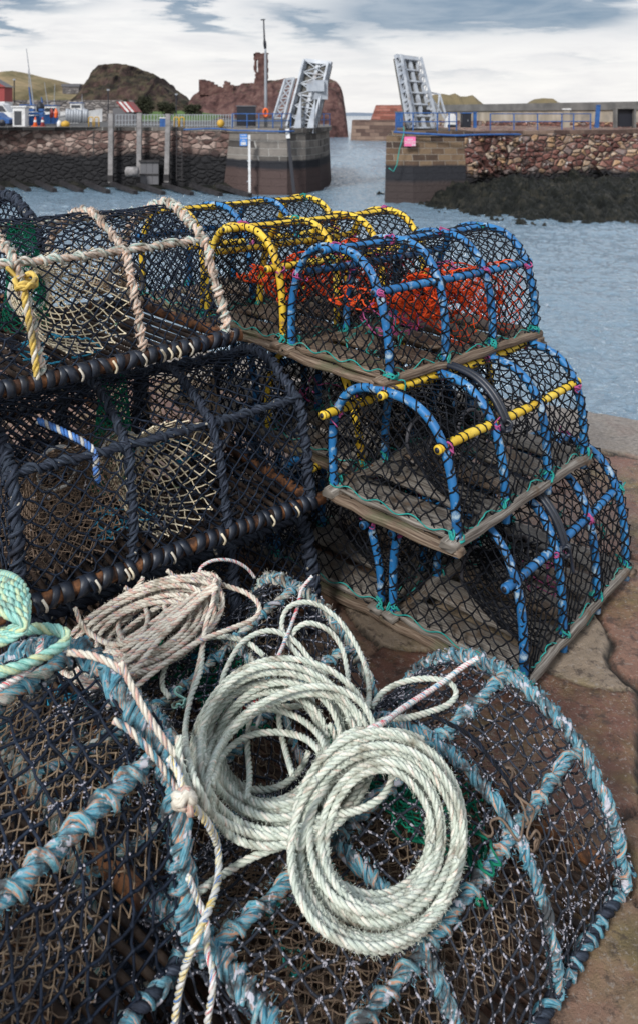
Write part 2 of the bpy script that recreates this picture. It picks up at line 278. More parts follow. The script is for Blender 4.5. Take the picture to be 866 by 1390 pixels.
# ------------------------------------------------------------------ mesh building
def norm(a):
    return a / np.maximum(np.linalg.norm(a, axis=-1, keepdims=True), 1e-9)
class MB:
    def __init__(s): s.v = []; s.q = []; s.uv = []; s.mi = []; s.n = 0; s.mats = []; s.t = []; s.tmi = []
    def m(s, name):
        if name not in s.mats: s.mats.append(name)
        return s.mats.index(name)
    def quads(s, v, q, uv=None, mat=None):
        v = np.asarray(v, float).reshape(-1, 3); q = np.asarray(q, int).reshape(-1, 4)
        s.v.append(v); s.q.append(q + s.n); s.n += len(v)
        s.uv.append(np.zeros((len(q), 4, 2)) if uv is None else np.asarray(uv, float).reshape(-1, 4, 2))
        s.mi.append(np.full(len(q), s.m(mat)))
    def tube(s, P, r, n=8, mat=None, closed=False, caps=True, Nrm=None, v0=0.0):
        P = np.asarray(P, float); k = len(P)
        if k < 2: return
        T = np.gradient(P, axis=0) if not closed else (np.roll(P, -1, 0) - np.roll(P, 1, 0))
        T = norm(T)
        if Nrm is None: Nrm = frames(P, T)
        Nn = norm(Nrm - (Nrm * T).sum(1, keepdims=True) * T); B = np.cross(T, Nn)
        r = np.broadcast_to(np.asarray(r, float), (k,))
        a = np.linspace(0, 2 * PI, n, endpoint=False)
        V = P[:, None] + r[:, None, None] * (np.cos(a)[None, :, None] * Nn[:, None] + np.sin(a)[None, :, None] * B[:, None])
        i = np.arange(k if closed else k - 1)[:, None]; j = np.arange(n)[None]
        i2 = (i + 1) % k; j2 = (j + 1) % n
        q = np.stack([i * n + j + 0 * i2, i * n + j2, i2 * n + j2, i2 * n + j], -1).reshape(-1, 4)
        L = np.concatenate([[0], np.cumsum(np.linalg.norm(np.diff(P, axis=0), axis=1))]); L = np.append(L, L[-1] + .01)
        c = 2 * PI * float(r.mean())
        ii = (i + 0 * j).ravel(); jj = (j + 0 * i).ravel()
        u = np.stack([L[ii], L[ii], L[ii + 1], L[ii + 1]], -1); vv = np.stack([jj, jj + 1, jj + 1, jj], -1) / n * c + v0
        s.quads(V, q, np.stack([u, vv], -1), mat)
        if caps and not closed:
            base = s.n
            s.v.append(np.array([P[0] - T[0] * r[0] * .35, P[-1] + T[-1] * r[-1] * .35])); s.n += 2
            o = base - k * n
            for e, st, fl in ((base, o, 1), (base + 1, o + (k - 1) * n, 0)):
                for jx in range(n):
                    a_, b_ = st + jx, st + (jx + 1) % n
                    s.t.append((e, b_, a_) if fl else (e, a_, b_)); s.tmi.append(s.m(mat))
    def segs(s, A, B, r, mat, n=4):
        """many straight cords at once"""
        A = np.asarray(A, float); B = np.asarray(B, float)
        if len(A) == 0: return
        T = norm(B - A); up = np.where(np.abs(T[:, 2:3]) > .9, np.array([[1., 0, 0]]), np.array([[0, 0, 1.]]))
        Nn = norm(np.cross(T, up)); Bn = np.cross(T, Nn)
        a = np.linspace(0, 2 * PI, n, endpoint=False) + .4
        ring = r * (np.cos(a)[None, :, None] * Nn[:, None] + np.sin(a)[None, :, None] * Bn[:, None])
        V = np.concatenate([A[:, None] + ring, B[:, None] + ring], 1)
        k = len(A); o = (np.arange(k) * 2 * n)[:, None]; j = np.arange(n)[None]; j2 = (j + 1) % n
        q = np.stack([o + j, o + j2, o + n + j2, o + n + j], -1).reshape(-1, 4)
        s.quads(V, q, None, mat)
    def blobs(s, C, r, mat, rng=None, sq=(1, 1, 1)):
        C = np.asarray(C, float)
        if len(C) == 0: return
        r = np.broadcast_to(np.asarray(r, float), (len(C),))
        base = np.array([(1, 0, 0), (-1, 0, 0), (0, 1, 0), (0, -1, 0), (0, 0, 1), (0, 0, -1), ], float)
        cube = np.array([(x, y, z) for z in (-1, 1) for y in (-1, 1) for x in (-1, 1)], float) * .62
        if rng is not None:
            V = cube[None] * (1 + rng.uniform(-.45, .45, (len(C), 8, 3))) * np.array(sq)
            al = rng.uniform(0, PI, len(C)); ca, sa = np.cos(al), np.sin(al); x = V[..., 0] * ca[:, None] - V[..., 1] * sa[:, None]; y = V[..., 0] * sa[:, None] + V[..., 1] * ca[:, None]
            V = np.stack([x, y, V[..., 2]], -1)
        else: V = np.repeat(cube[None], len(C), 0)
        V = C[:, None] + V * r[:, None, None]
        q = np.array([(0, 2, 3, 1), (4, 5, 7, 6), (0, 1, 5, 4), (2, 6, 7, 3), (0, 4, 6, 2), (1, 3, 7, 5)])
        s.quads(V, (q[None] + (np.arange(len(C)) * 8)[:, None, None]).reshape(-1, 4), None, mat)
    def box(s, c, size, mat, rz=0.0, M=None):
        v = np.array([(x, y, z) for z in (-.5, .5) for y in (-.5, .5) for x in (-.5, .5)]) * np.array(size)
        if rz: ca, sa = math.cos(rz), math.sin(rz); v = np.stack([v[:, 0] * ca - v[:, 1] * sa, v[:, 0] * sa + v[:, 1] * ca, v[:, 2]], 1)
        if M is not None: v = v @ np.array(M).T
        s.quads(v + np.array(c), [(0, 2, 3, 1), (4, 5, 7, 6), (0, 1, 5, 4), (2, 6, 7, 3), (0, 4, 6, 2), (1, 3, 7, 5)], None, mat)
    def beam(s, a, b, w, h, mat, up=(0, 0, 1)):
        a = np.array(a, float); b = np.array(b, float); L = np.linalg.norm(b - a); x = (b - a) / L
        u = np.array(up, float)
        if abs(x @ u) > .95: u = np.array([0, 1., 0])
        y = norm(np.cross(u, x)); z = np.cross(x, y)
        s.box((a + b) / 2, (L, w, h), mat, M=np.stack([x, y, z], 1))
    def plank(s, a, b, w, t, mat, rng, up=(0, 0, 1), seg=10, rag=1.0):
        a = np.array(a, float); b = np.array(b, float); L = np.linalg.norm(b - a); x = (b - a) / L
        y = norm(np.cross(np.array(up, float), x)); z = np.cross(x, y)
        cs = np.array([(-.5, -.32), (-.5, .32), (-.38, .5), (.38, .5), (.5, .32), (.5, -.32), (.38, -.5), (-.38, -.5)])
        k = seg + 1; tt = np.linspace(0, 1, k); P = a + tt[:, None] * (b - a)
        ww = w * (1 + rag * rng.uniform(-.05, .05, k)); ww[0] *= .9; ww[-1] *= .9
        hh = t * (1 + rag * rng.uniform(-.08, .08, k)); hh[0] *= .75; hh[-1] *= .75
        off = rng.uniform(-1, 1, (k, 2)) * .002 * rag
        V = P[:, None] + (cs[None, :, 0, None] * ww[:, None, None] + off[:, None, 0, None]) * y + (cs[None, :, 1, None] * hh[:, None, None] + off[:, None, 1, None]) * z
        V[0] += x * rng.uniform(-.006, .006, (8, 1)) * rag; V[-1] += x * rng.uniform(-.006, .006, (8, 1)) * rag
        n = 8; i = np.arange(seg)[:, None]; j = np.arange(n)[None]; j2 = (j + 1) % n
        q = np.stack([i * n + j, i * n + j2, (i + 1) * n + j2, (i + 1) * n + j], -1).reshape(-1, 4)
        ii = (i + 0 * j).ravel(); jj = (j + 0 * i).ravel(); u0 = rng.uniform(0, 9); v0 = rng.uniform(0, 9)
        per = np.array([0, .64 * t, .64 * t + .15 * w, .64 * t + .9 * w, .64 * t + w, 1.3 * t + w, 1.3 * t + 1.15 * w, 1.3 * t + 1.9 * w, 1.3 * t + 2 * w])
        u = np.stack([tt[ii], tt[ii], tt[ii + 1], tt[ii + 1]], -1) * L + u0; vv = np.stack([per[jj], per[jj + 1], per[jj + 1], per[jj]], -1) + v0
        base = s.n; s.quads(V, q, np.stack([u, vv], -1), mat)
        for st, fl in ((base, 0), (base + seg * n, 1)):
            idx = [st + e for e in range(n)]
            for e in range(1, n - 1):
                tri = (idx[0], idx[e], idx[e + 1]); s.t.append(tri if fl else tri[::-1]); s.tmi.append(s.m(mat))
    def prism(s, poly, z0, z1, mat, inset=0.0):
        """poly: list of (x,y) anticlockwise; inset = batter of the top"""
        p = np.array(poly, float); k = len(p); c = p.mean(0)
        top = p + (norm(c - p)) * inset if inset else p
        V = np.concatenate([np.c_[p, np.full(k, z0)], np.c_[top, np.full(k, z1)]])
        s.quads(V, [(i, (i + 1) % k, k + (i + 1) % k, k + i) for i in range(k)], None, mat)
        o = s.n - 2 * k
        for e in range(1, k - 1):
            s.t.append((o + k, o + k + e, o + k + e + 1)); s.tmi.append(s.m(mat)); s.t.append((o, o + e + 1, o + e)); s.tmi.append(s.m(mat))
    def ngon(s, pts, mat):
        o = s.n; s.v.append(np.array(pts, float)); s.n += len(pts)
        for e in range(1, len(pts) - 1): s.t.append((o, o + e, o + e + 1)); s.tmi.append(s.m(mat))
    def grid(s, X, mat, uv=None):
        a, b = X.shape[:2]; i = np.arange(a - 1)[:, None]; j = np.arange(b - 1)[None]
        s.quads(X.reshape(-1, 3), np.stack([i * b + j, (i + 1) * b + j, (i + 1) * b + j + 1, i * b + j + 1], -1).reshape(-1, 4), None, mat)
    def build(s, name, parent=None, warp=None, smooth=True, extra=None):
        V = np.concatenate(s.v) if s.v else np.zeros((0, 3))
        if warp is not None: V = warp(V)
        Q = np.concatenate(s.q) if s.q else np.zeros((0, 4), int); T = np.array(s.t, int).reshape(-1, 3)
        me = bpy.data.meshes.new(name); me.vertices.add(len(V)); me.vertices.foreach_set('co', V.ravel())
        nl = Q.size + T.size; me.loops.add(nl); me.loops.foreach_set('vertex_index', np.concatenate([Q.ravel(), T.ravel()]))
        me.polygons.add(len(Q) + len(T))
        me.polygons.foreach_set('loop_start', np.concatenate([np.arange(len(Q)) * 4, Q.size + np.arange(len(T)) * 3]))
        mi = np.concatenate([np.concatenate(s.mi) if s.mi else np.zeros(0, int), np.array(s.tmi, int)])
        for k in s.mats: me.materials.append(MAT[k])
        me.polygons.foreach_set('material_index', mi.astype(np.int32))
        if len(Q):
            uvl = me.uv_layers.new(name='UVMap'); uv = np.zeros((nl, 2)); uv[:Q.size] = np.concatenate(s.uv).reshape(-1, 2); uvl.data.foreach_set('uv', uv.ravel())
        me.polygons.foreach_set('use_smooth', np.full(len(Q) + len(T), smooth))
        me.update(calc_edges=True); me.validate()
        ob = bpy.data.objects.new(name, me); COL.objects.link(ob)
        if parent is not None: ob.parent = parent
        return ob

def frames(P, T):
    k = len(P); Nn = np.zeros((k, 3)); t = T[0]
    a = np.array([0, 0, 1.]) if abs(t[2]) < .9 else np.array([1., 0, 0]); n = a - (a @ t) * t; n /= np.linalg.norm(n); Nn[0] = n
    for i in range(1, k):
        t = T[i]; n = n - (n @ t) * t; l = math.sqrt(n @ n)
        if l < 1e-6: n = a
        else: n = n / l
        Nn[i] = n
    return Nn
def dense(P, step, closed=False):
    """Catmull-Rom through P, resampled evenly"""
    P = np.asarray(P, float)
    if closed: Q = np.concatenate([P[-1:], P, P[:2]])
    else: Q = np.concatenate([2 * P[:1] - P[1:2], P, 2 * P[-1:] - P[-2:-1]])
    out = []
    for i in range(1, len(Q) - 2):
        p0, p1, p2, p3 = Q[i - 1], Q[i], Q[i + 1], Q[i + 2]; k = max(2, int(np.linalg.norm(p2 - p1) / step) + 2)
        t = np.linspace(0, 1, k, endpoint=False)[:, None]
        out.append(.5 * ((2 * p1) + (-p0 + p2) * t + (2 * p0 - 5 * p1 + 4 * p2 - p3) * t * t + (-p0 + 3 * p1 - 3 * p2 + p3) * t ** 3))
    out.append(Q[-2][None]); X = np.concatenate(out)
    return resamp(X, step)
def resamp(X, step):
    L = np.concatenate([[0], np.cumsum(np.linalg.norm(np.diff(X, axis=0), axis=1))]); n = max(3, int(L[-1] / step) + 1)
    s = np.linspace(0, L[-1], n); return np.stack([np.interp(s, L, X[:, i]) for i in range(X.shape[1])], 1)
def rope(mb, P, Rr, mats, pitch=None, n=6, per=8, lump=0.0, rng=None, k=3):
    """laid rope of k strands along P, overall radius Rr"""
    pitch = pitch or Rr * 7.0
    X = resamp(np.asarray(P, float), pitch / per); T = norm(np.gradient(X, axis=0)); Nn = frames(X, T); B = np.cross(T, Nn)
    s = np.arange(len(X)) / per * 2 * PI
    rs = Rr * .54; ro = Rr * .50
    for j in range(k):
        ph = s + 2 * PI * j / k; E = np.cos(ph)[:, None] * Nn + np.sin(ph)[:, None] * B
        rr = np.full(len(X), rs)
        if lump and rng is not None: rr = rr * (1 + lump * np.interp(np.arange(len(X)), np.arange(0, len(X) + 4, 3), rng.uniform(-1, 1, len(np.arange(0, len(X) + 4, 3)))))
        mb.tube(X + E * ro, rr, n, mats[j % len(mats)], Nrm=E, v0=j * .37)
def spiral(mb, P, R0, pitch, r, mat, n=5, rng=None, jit=0.0, per=8, ph0=0.0, fade=None):
    X = resamp(np.asarray(P, float), pitch / per); T = norm(np.gradient(X, axis=0)); Nn = frames(X, T); B = np.cross(T, Nn)
    s = np.arange(len(X)) / per * 2 * PI + ph0
    if rng is not None and jit:
        s = s + jit * np.interp(np.arange(len(X)), np.arange(0, len(X) + 9, 7), rng.uniform(-2, 2, len(np.arange(0, len(X) + 9, 7))))
    E = np.cos(s)[:, None] * Nn + np.sin(s)[:, None] * B
    mb.tube(X + E * R0, r, n, mat, Nrm=E)
def fuzz(mb, P, R0, n, L, mat, rng, r=.00042):
    P = np.asarray(P, float); i = rng.integers(0, len(P) - 1, n); f = rng.random((n, 1)); q = P[i] * (1 - f) + P[i + 1] * f
    T = norm(P[i + 1] - P[i]); e = norm(np.cross(T, rng.normal(size=(n, 3)))); a = q + e * R0 * .95
    d = norm(e * rng.uniform(.3, 1.2, (n, 1)) + T * rng.uniform(-1, 1, (n, 1)) + rng.normal(size=(n, 3)) * .3); l_ = L * rng.uniform(.3, 1.3, (n, 1))
    m1 = a + d * l_ * .5; b = m1 + norm(d + rng.normal(size=(n, 3)) * .5) * l_ * .5
    mb.segs(a, m1, r, mat, 3); mb.segs(m1, b, r * .8, mat, 3)
def scribble(mb, c, rad, length, r, mat, rng, n=4, step=.012):
    k = max(6, int(length / step)); v = rng.normal(size=(k, 3)); v = (v + np.roll(v, 1, 0)) ; P = np.cumsum(v * step * .9, 0)
    P = P - P.mean(0); q = np.linalg.norm(P / np.array(rad), axis=1); P = P / np.maximum(1, q)[:, None]
    mb.tube(dense(P + np.array(c), step / 2), r, n, mat)
def knot(mb, c, R0, mat, rng, r=.003, turns=3):
    """lump of twine tied round something of radius R0"""
    k = turns * 9; a = np.linspace(0, 2 * PI * turns, k); ax = norm(rng.normal(size=3)); u = norm(np.cross(ax, rng.normal(size=3))); w = np.cross(ax, u)
    rr = R0 * rng.uniform(.85, 1.25, k)
    P = np.array(c) + (np.cos(a) * rr)[:, None] * u + (np.sin(a) * rr)[:, None] * w + (rng.uniform(-1, 1, k) * R0 * .7)[:, None] * ax
    mb.tube(dense(P, .006), r, 5, mat)
    e = P[-1]; mb.tube(dense(np.stack([e, e + rng.normal(size=3) * .012, e + rng.normal(size=3) * .022 + np.array([0, 0, -.008])]), .006), r * .9, 4, mat)
def net(mb, S, Ls, Lt, a, b, r, mat, rng, jit=.12, sag=.004, keep=None, kn=1.75, closed=False, fill=1.0, rect=False):
    """knotted netting on the surface S(s,t): diamonds of diagonals 2a x 2b (rect: square-hung)"""
    ns = max(2, int(round(Ls / a))); nt = max(2, int(round(Lt / b)))
    if closed and ns % 2: ns += 1
    a = Ls / ns; b = Lt / nt
    I, J = np.meshgrid(np.arange(ns + 1), np.arange(nt + 1), indexing='ij')
    js = rng.uniform(-jit, jit, I.shape) * a; jt = rng.uniform(-jit, jit, I.shape) * b
    js[0] = js[-1] = 0; jt[:, 0] = 0; jt[:, -1] = 0
    s = I * a + js; t = J * b + jt
    if closed: s[-1] = s[0] + Ls
    P = S(s.ravel(), t.ravel()).reshape(ns + 1, nt + 1, 3)
    ok = np.ones(I.shape, bool) if keep is None else keep(P[..., 0], P[..., 1], P[..., 2], s, t)
    prs = []
    if rect:
        prs = [((slice(0, -1), slice(None)), (slice(1, None), slice(None))), ((slice(None), slice(0, -1)), (slice(None), slice(1, None)))]
        par = np.ones(I.shape, bool)
    else:
        par = (I + J) % 2 == 0
        prs = [((slice(0, -1), slice(0, -1)), (slice(1, None), slice(1, None))), ((slice(1, None), slice(0, -1)), (slice(0, -1), slice(1, None)))]
    for A_, B_ in prs:
        mk = par[A_] & ok[A_] & ok[B_]
        if fill < 1: mk &= rng.random(mk.shape) < fill
        p = P[A_][mk]; q = P[B_][mk]
        sm = ((s[A_] + s[B_]) / 2)[mk]; tm = ((t[A_] + t[B_]) / 2)[mk]
        if len(p) == 0: continue
        mid = S(sm, tm) + rng.normal(size=(len(p), 3)) * sag * .45; mid[:, 2] -= sag * .5
        mb.segs(p, mid, r, mat); mb.segs(mid, q, r, mat)
    if kn: mb.blobs(P[par & ok], r * kn, mat, rng)
    return P[par & ok]

def tag(o, label=None, cat=None, group=None, kind=None):
    if label: o['label'] = label
    if cat: o['category'] = cat
    if group: o['group'] = group
    if kind: o['kind'] = kind
    return o
def empty(name, loc, rz=0.0):
    o = bpy.data.objects.new(name, None); COL.objects.link(o); o.location = loc; o.rotation_euler = (0, 0, rz); o.empty_display_size = .1; return o
def at(px, py, Y): return ((px - CX) / F * Y, Y, H - (py - HY) / F * Y)
def on(px, py, Z):
    k = (H - Z) / (py - HY); return ((px - CX) * k, F * k, Z)
def wob(seed, amp, freq=5.0, zmin=.03):
    r_ = np.random.default_rng(seed); A = r_.normal(size=(5, 3)) * freq; ph = r_.uniform(0, 6.28, 5); D_ = r_.normal(size=(5, 3)); D_[:, 2] *= .6
    def f(V):
        w = np.clip((V[:, 2] - zmin) / .15, 0, 1)[:, None]; o = np.zeros_like(V)
        for a_, p_, d_ in zip(A, ph, D_): o += np.sin(V @ a_ + p_)[:, None] * d_
        return V + o * amp * .45 * w
    return f
def vnoise(X, Y, sc, seed, octs=5, rough=.5):
    """value noise on arrays"""
    out = np.zeros_like(X, float); amp = 1.0; tot_ = 0
    rg = np.random.default_rng(seed)
    for o_ in range(octs):
        tb = rg.uniform(-1, 1, (64, 64)); x = X * sc; y = Y * sc; xi = np.floor(x).astype(int); yi = np.floor(y).astype(int)
        fx = x - xi; fy = y - yi; fx = fx * fx * (3 - 2 * fx); fy = fy * fy * (3 - 2 * fy)
        g_ = lambda i, j: tb[i % 64, j % 64]
        out += amp * ((g_(xi, yi) * (1 - fx) + g_(xi + 1, yi) * fx) * (1 - fy) + (g_(xi, yi + 1) * (1 - fx) + g_(xi + 1, yi + 1) * fx) * fy)
        tot_ += amp; amp *= rough; sc *= 2.03
    return out / tot_

# ------------------------------------------------------------------ the setting: sea, quay, far shore
WZ = H - 5.9                                            # water level
rng = np.random.default_rng(7)
mb = MB()
# wave relief, finer towards the quay; flat water carries on beyond it
Yr = np.concatenate([np.linspace(-3, 7.8, 60), np.geomspace(8, 230, 950)]); Ur = np.linspace(-.62, .62, 520)
YY = np.repeat(Yr[:, None], 520, 1); XX = Ur[None] * np.maximum(YY, 12) * 1.0
wv = vnoise(XX + 60, YY * 1.5, .28, 71, 3, .5) * .10
a1 = vnoise(XX * .9 + YY * .25, YY * 1.7, 1.0, 72, 3, .5); a2 = vnoise(XX * 1.1 - YY * .3, YY * 1.5, 2.1, 73, 3, .55)
patch = .75 + .5 * vnoise(XX, YY, .11, 74, 2)
hz_ = wv + ((1 - np.abs(a1) * 2) * .10 + (1 - np.abs(a2) * 2) * .060) * patch
hz_ *= np.clip((230 - YY) / 60, 0, 1) * np.clip((.62 - np.abs(Ur))[None] / .03, 0, 1)
mb.grid(np.stack([XX, YY, WZ + hz_ - .08], -1)[:, ::-1].transpose(1, 0, 2), 'sea_water')
mb.quads([(-4000, -60, WZ - .18), (4000, -60, WZ - .18), (4000, 7000, WZ - .18), (-4000, 7000, WZ - .18)], [(0, 1, 2, 3)], None, 'sea_water')
tag(mb.build('sea', smooth=True), kind='structure')
# the near quay: slabs modelled in relief, coordinates u along the edge, v inward from it
E0 = np.array([1.306, 3.906]); EU = norm(np.array([1, -.5])); EN = np.array([EU[1], -EU[0]])     # EN points inland (towards camera)
if EN[1] > 0: EN = -EN
nu, nv = 620, 480
U, V_ = np.meshgrid(np.linspace(-3.2, 2.4, nu), np.linspace(0, 4.4, nv), indexing='ij')
seeds = []
rs = np.random.default_rng(21)
rows = [(.27, .62), (.74, .50), (1.2, .66), (1.66, .55), (2.15, .7), (2.75, .6), (3.4, .7), (4.1, .8)]
for v0, du in rows:
    u = -3.6 + rs.uniform(0, .5)
    while u < 2.8:
        seeds.append((u + rs.uniform(-.08, .08), v0 + rs.uniform(-.13, .13))); u += du * rs.uniform(.75, 1.6)
seeds = np.array(seeds); sval = rs.uniform(0, 1, len(seeds)); shgt = rs.uniform(-.006, .006, len(seeds)); stilt = rs.uniform(-.012, .012, (len(seeds), 2))
du_ = U + vnoise(U, V_, 3.5, 3, 3) * .07 + vnoise(U, V_, 17, 13, 3) * .018; dv_ = V_ + vnoise(U, V_, 3.1, 4, 3) * .07 + vnoise(U, V_, 15, 14, 3) * .018
d = np.sqrt(((du_[..., None] - seeds[:, 0]) * .8) ** 2 + ((dv_[..., None] - seeds[:, 1]) * 1.25) ** 2)
ix = np.argsort(d, axis=-1)[..., :2]; d1 = np.take_along_axis(d, ix[..., :1], -1)[..., 0]; d2 = np.take_along_axis(d, ix[..., 1:2], -1)[..., 0]
cell = ix[..., 0]; gap = d2 - d1
cop = np.clip((.50 + vnoise(U, V_, 2.5, 9, 3) * .03 - V_) / .02, 0, 1)          # the pebbly coping strip along the edge
joint = np.clip(1.2 - gap / .012, 0, 1) * (1 - cop)
joint = np.maximum(joint, np.clip(1 - np.abs(V_ - .50 - vnoise(U, V_, 2.5, 9, 3) * .03) / .012, 0, 1))
Z_ = vnoise(U, V_, 1.7, 5, 3, .5) * .008 + vnoise(U, V_, 9, 6, 5, .7) * .006 + (shgt[cell] + stilt[cell, 0] * (U - seeds[cell, 0]) + stilt[cell, 1] * (V_ - seeds[cell, 1])) * (1 - cop)
Z_ -= joint ** .7 * .012 + np.clip(1 - gap / .03, 0, 1) ** 2 * .004 * (1 - cop); Z_ += vnoise(U, V_, 22, 8, 4, .6) * .0022
Z_ -= np.clip(1 - V_ / .06, 0, 1) ** 2 * .035
Z_ -= .006
Pq = np.stack([E0[0] + U * EU[0] + V_ * EN[0], E0[1] + U * EU[1] + V_ * EN[1], Z_], -1)
mb = MB(); mb.grid(Pq, 'quay_stone')
qs = mb.build('quay_slabs'); tag(qs, kind='structure')
ca = qs.data.color_attributes.new('slab', 'FLOAT_COLOR', 'POINT')
cc = np.ones((nu, nv, 4)); cc[..., 0] = sval[cell]; cc[..., 1] = np.clip(joint * 1.2, 0, 1); cc[..., 2] = cop
ca.data.foreach_set('color', cc.reshape(-1).astype(np.float32))
mb = MB()
e = lambda u, v, z: (E0[0] + u * EU[0] + v * EN[0], E0[1] + u * EU[1] + v * EN[1], z)
def slab(u0, u1, v0, v1, z0, z1, m_):
    v = [e(u0, v0, z0), e(u1, v0, z0), e(u1, v1, z0), e(u0, v1, z0), e(u0, v0, z1), e(u1, v0, z1), e(u1, v1, z1), e(u0, v1, z1)]
    mb.quads(v, [(3, 2, 1, 0), (4, 5, 6, 7), (0, 1, 5, 4), (1, 2, 6, 5), (2, 3, 7, 6), (3, 0, 4, 7)], None, m_)
slab(-40, 40, .02, 30, WZ - 1.5, -.06, 'rubble_big')
tag(mb.build('quay', smooth=False), kind='structure')

def ridge(name, prof, Y0, depth, base, m_, seed, front=.18, amp=1.0, nsc=.12, step=None, wall=1.0, kind='structure', label=None, cat=None, back=.5):
    """a hill or crag: prof = [(px, py_top)] skyline seen at distance Y0 + front*depth; real depth behind it"""
    pr = np.array(prof, float); Yt = Y0 + depth * front
    xs = (pr[:, 0] - CX) / F * Yt; zs = H - (pr[:, 1] - HY) / F * Yt
    nx = 320; ny = 60
    X = np.linspace(xs[0], xs[-1], nx); top = np.interp(X, xs, zs)
    t = np.concatenate([np.linspace(0, front, 40, endpoint=False), np.linspace(front, 1, ny - 40)])
    h = np.where(t < front, (t / front) ** wall, 1 - np.clip((t - front) / (1 - front), 0, 1) ** 2 * back)
    XX, TT = np.meshgrid(X, t, indexing='ij'); hh_ = np.broadcast_to(h, XX.shape)
    Zz = base + (top[:, None] - base) * hh_
    nz = vnoise(XX, TT * depth, nsc, seed, 6, .6)
    YY = Y0 + TT * depth + vnoise(XX, Zz, nsc * 1.4, seed + 1, 5, .6) * amp * 1.6 * np.clip(TT / front, 0, 1)
    Zz = Zz + nz * amp * np.clip(TT / front * 2, .0, 1) * np.where(TT < front * .95, .7, .35)
    XX = XX * (YY * 0 + 1)
    mb = MB(); mb.grid(np.stack([XX, YY, Zz], -1), m_)
    o = mb.build(name); tag(o, label, cat, kind=kind); return o
ridge('far_headland', [(440, 157), (455, 155.5), (468, 153.0), (480, 152.6), (500, 153.2), (520, 153.4), (545, 154)], 3000, 500, WZ, 'far_land', 3, amp=2, nsc=.01)
ridge('grass_hill', [(-60, 112), (-30, 104), (-5, 99), (5, 97), (18, 96), (28, 98), (45, 103), (58, 105), (70, 108), (80, 114), (86, 122), (94, 125), (108, 126), (122, 129), (140, 138), (160, 150), (175, 158)], 230, 190, WZ + 1, 'grass_hill', 11, front=.5, amp=.8, nsc=.06, wall=.8)
ridge('rocky_mound', [(92, 152), (108, 128), (116, 120), (124, 113), (127, 103), (127, 93), (132, 89.5), (150, 88), (168, 88.5), (182, 92), (196, 97), (206, 101), (213, 103), (214.5, 111), (226, 119), (236, 126), (243, 133), (252, 137), (262, 142), (280, 152)], 200, 70, WZ + 1, 'crag_green', 12, front=.32, amp=3.2, nsc=.17, wall=.5)
ridge('ruin_headland', [(236, 158), (250, 149), (258, 140), (262, 130), (268, 127), (274, 124), (300, 123), (309, 119), (320, 117), (340, 113), (352, 112), (372, 109), (388, 107.5), (410, 106), (436, 105), (448, 106), (457, 111), (462, 118), (465, 128), (467.5, 142), (469, 155), (470, 175), (470.5, 187)], 205, 60, WZ - .5, 'cliff_red', 13, front=.22, amp=2.2, nsc=.22, wall=.42)
ridge('east_hill', [(536, 150), (545, 142), (556, 136), (575, 133), (590, 128), (600, 127), (612, 129), (617, 126.5), (624, 131), (634, 131), (640, 129), (646, 134), (655, 141), (675, 143), (720, 143), (731, 137), (738, 133), (750, 134), (757, 139), (775, 143), (800, 146)], 190, 60, WZ, 'hill_dark', 14, front=.4, amp=.9, nsc=.12, wall=.7)
# low ground between the basin quay and the hills
mb = MB(); mb.ngon([(-95, 64, .382), (-8.2, 64, .382), (-4, 72, .382), (-3, 120, .382), (-6, 215, .382), (-150, 215, .382)], 'tarmac'); tag(mb.build('quay_road', smooth=False), kind='structure')
mb = MB(); mb.prism([(-150, 66.2), (-7, 66.2), (-3.2, 74), (-2.6, 120), (-5, 216), (-160, 216)], WZ - 1, .376, 'rubble_wall'); tag(mb.build('harbour_ground', smooth=False), kind='structure')
ridge('grass_bank', [(-20, 156), (60, 154), (120, 155), (150, 153.5), (190, 152), (235, 150.5), (262, 151), (285, 154), (300, 158)], 120, 30, .3, 'grass_bank', 19, front=.5, amp=.25, nsc=.3)

def thing(name, label, cat, loc, group=None, rz=0.0):
    return tag(empty(name, loc, rz), label, cat, group)
def W2(o):  # local offset helper
    return Vector(o.location)
def part(mb, name, parent, smooth=False):
    """mesh given in world coordinates, parented to an Empty"""
    M = (Matrix.Translation(parent.location) @ Matrix.Rotation(parent.rotation_euler.z, 4, 'Z')).inverted(); Mn = np.array(M)
    return mb.build(name, parent, warp=lambda V: V @ Mn[:3, :3].T + Mn[:3, 3], smooth=smooth)
def sub(mb, name, parent, root, smooth=False):
    M = (Matrix.Translation(root.location) @ Matrix.Rotation(root.rotation_euler.z, 4, 'Z')).inverted(); Mn = np.array(M)
    return mb.build(name, parent, warp=lambda V: V @ Mn[:3, :3].T + Mn[:3, 3], smooth=smooth)

# ------------------------------------------------------------------ ruin on the headland
YR = 216
def pc(px, py, Y): return at(px, py, Y)
rt = thing('ruined_tower', 'broken sandstone castle tower with a tall window gap, standing on the red headland', 'ruined tower', at(354, 110, YR))
mb = MB(); rr_ = random.Random(4)
x0, x1 = at(345.5, 0, YR)[0], at(363.5, 0, YR)[0]; zb = at(0, 116, YR)[2]; zt = at(0, 72, YR)[2]; nr = 20
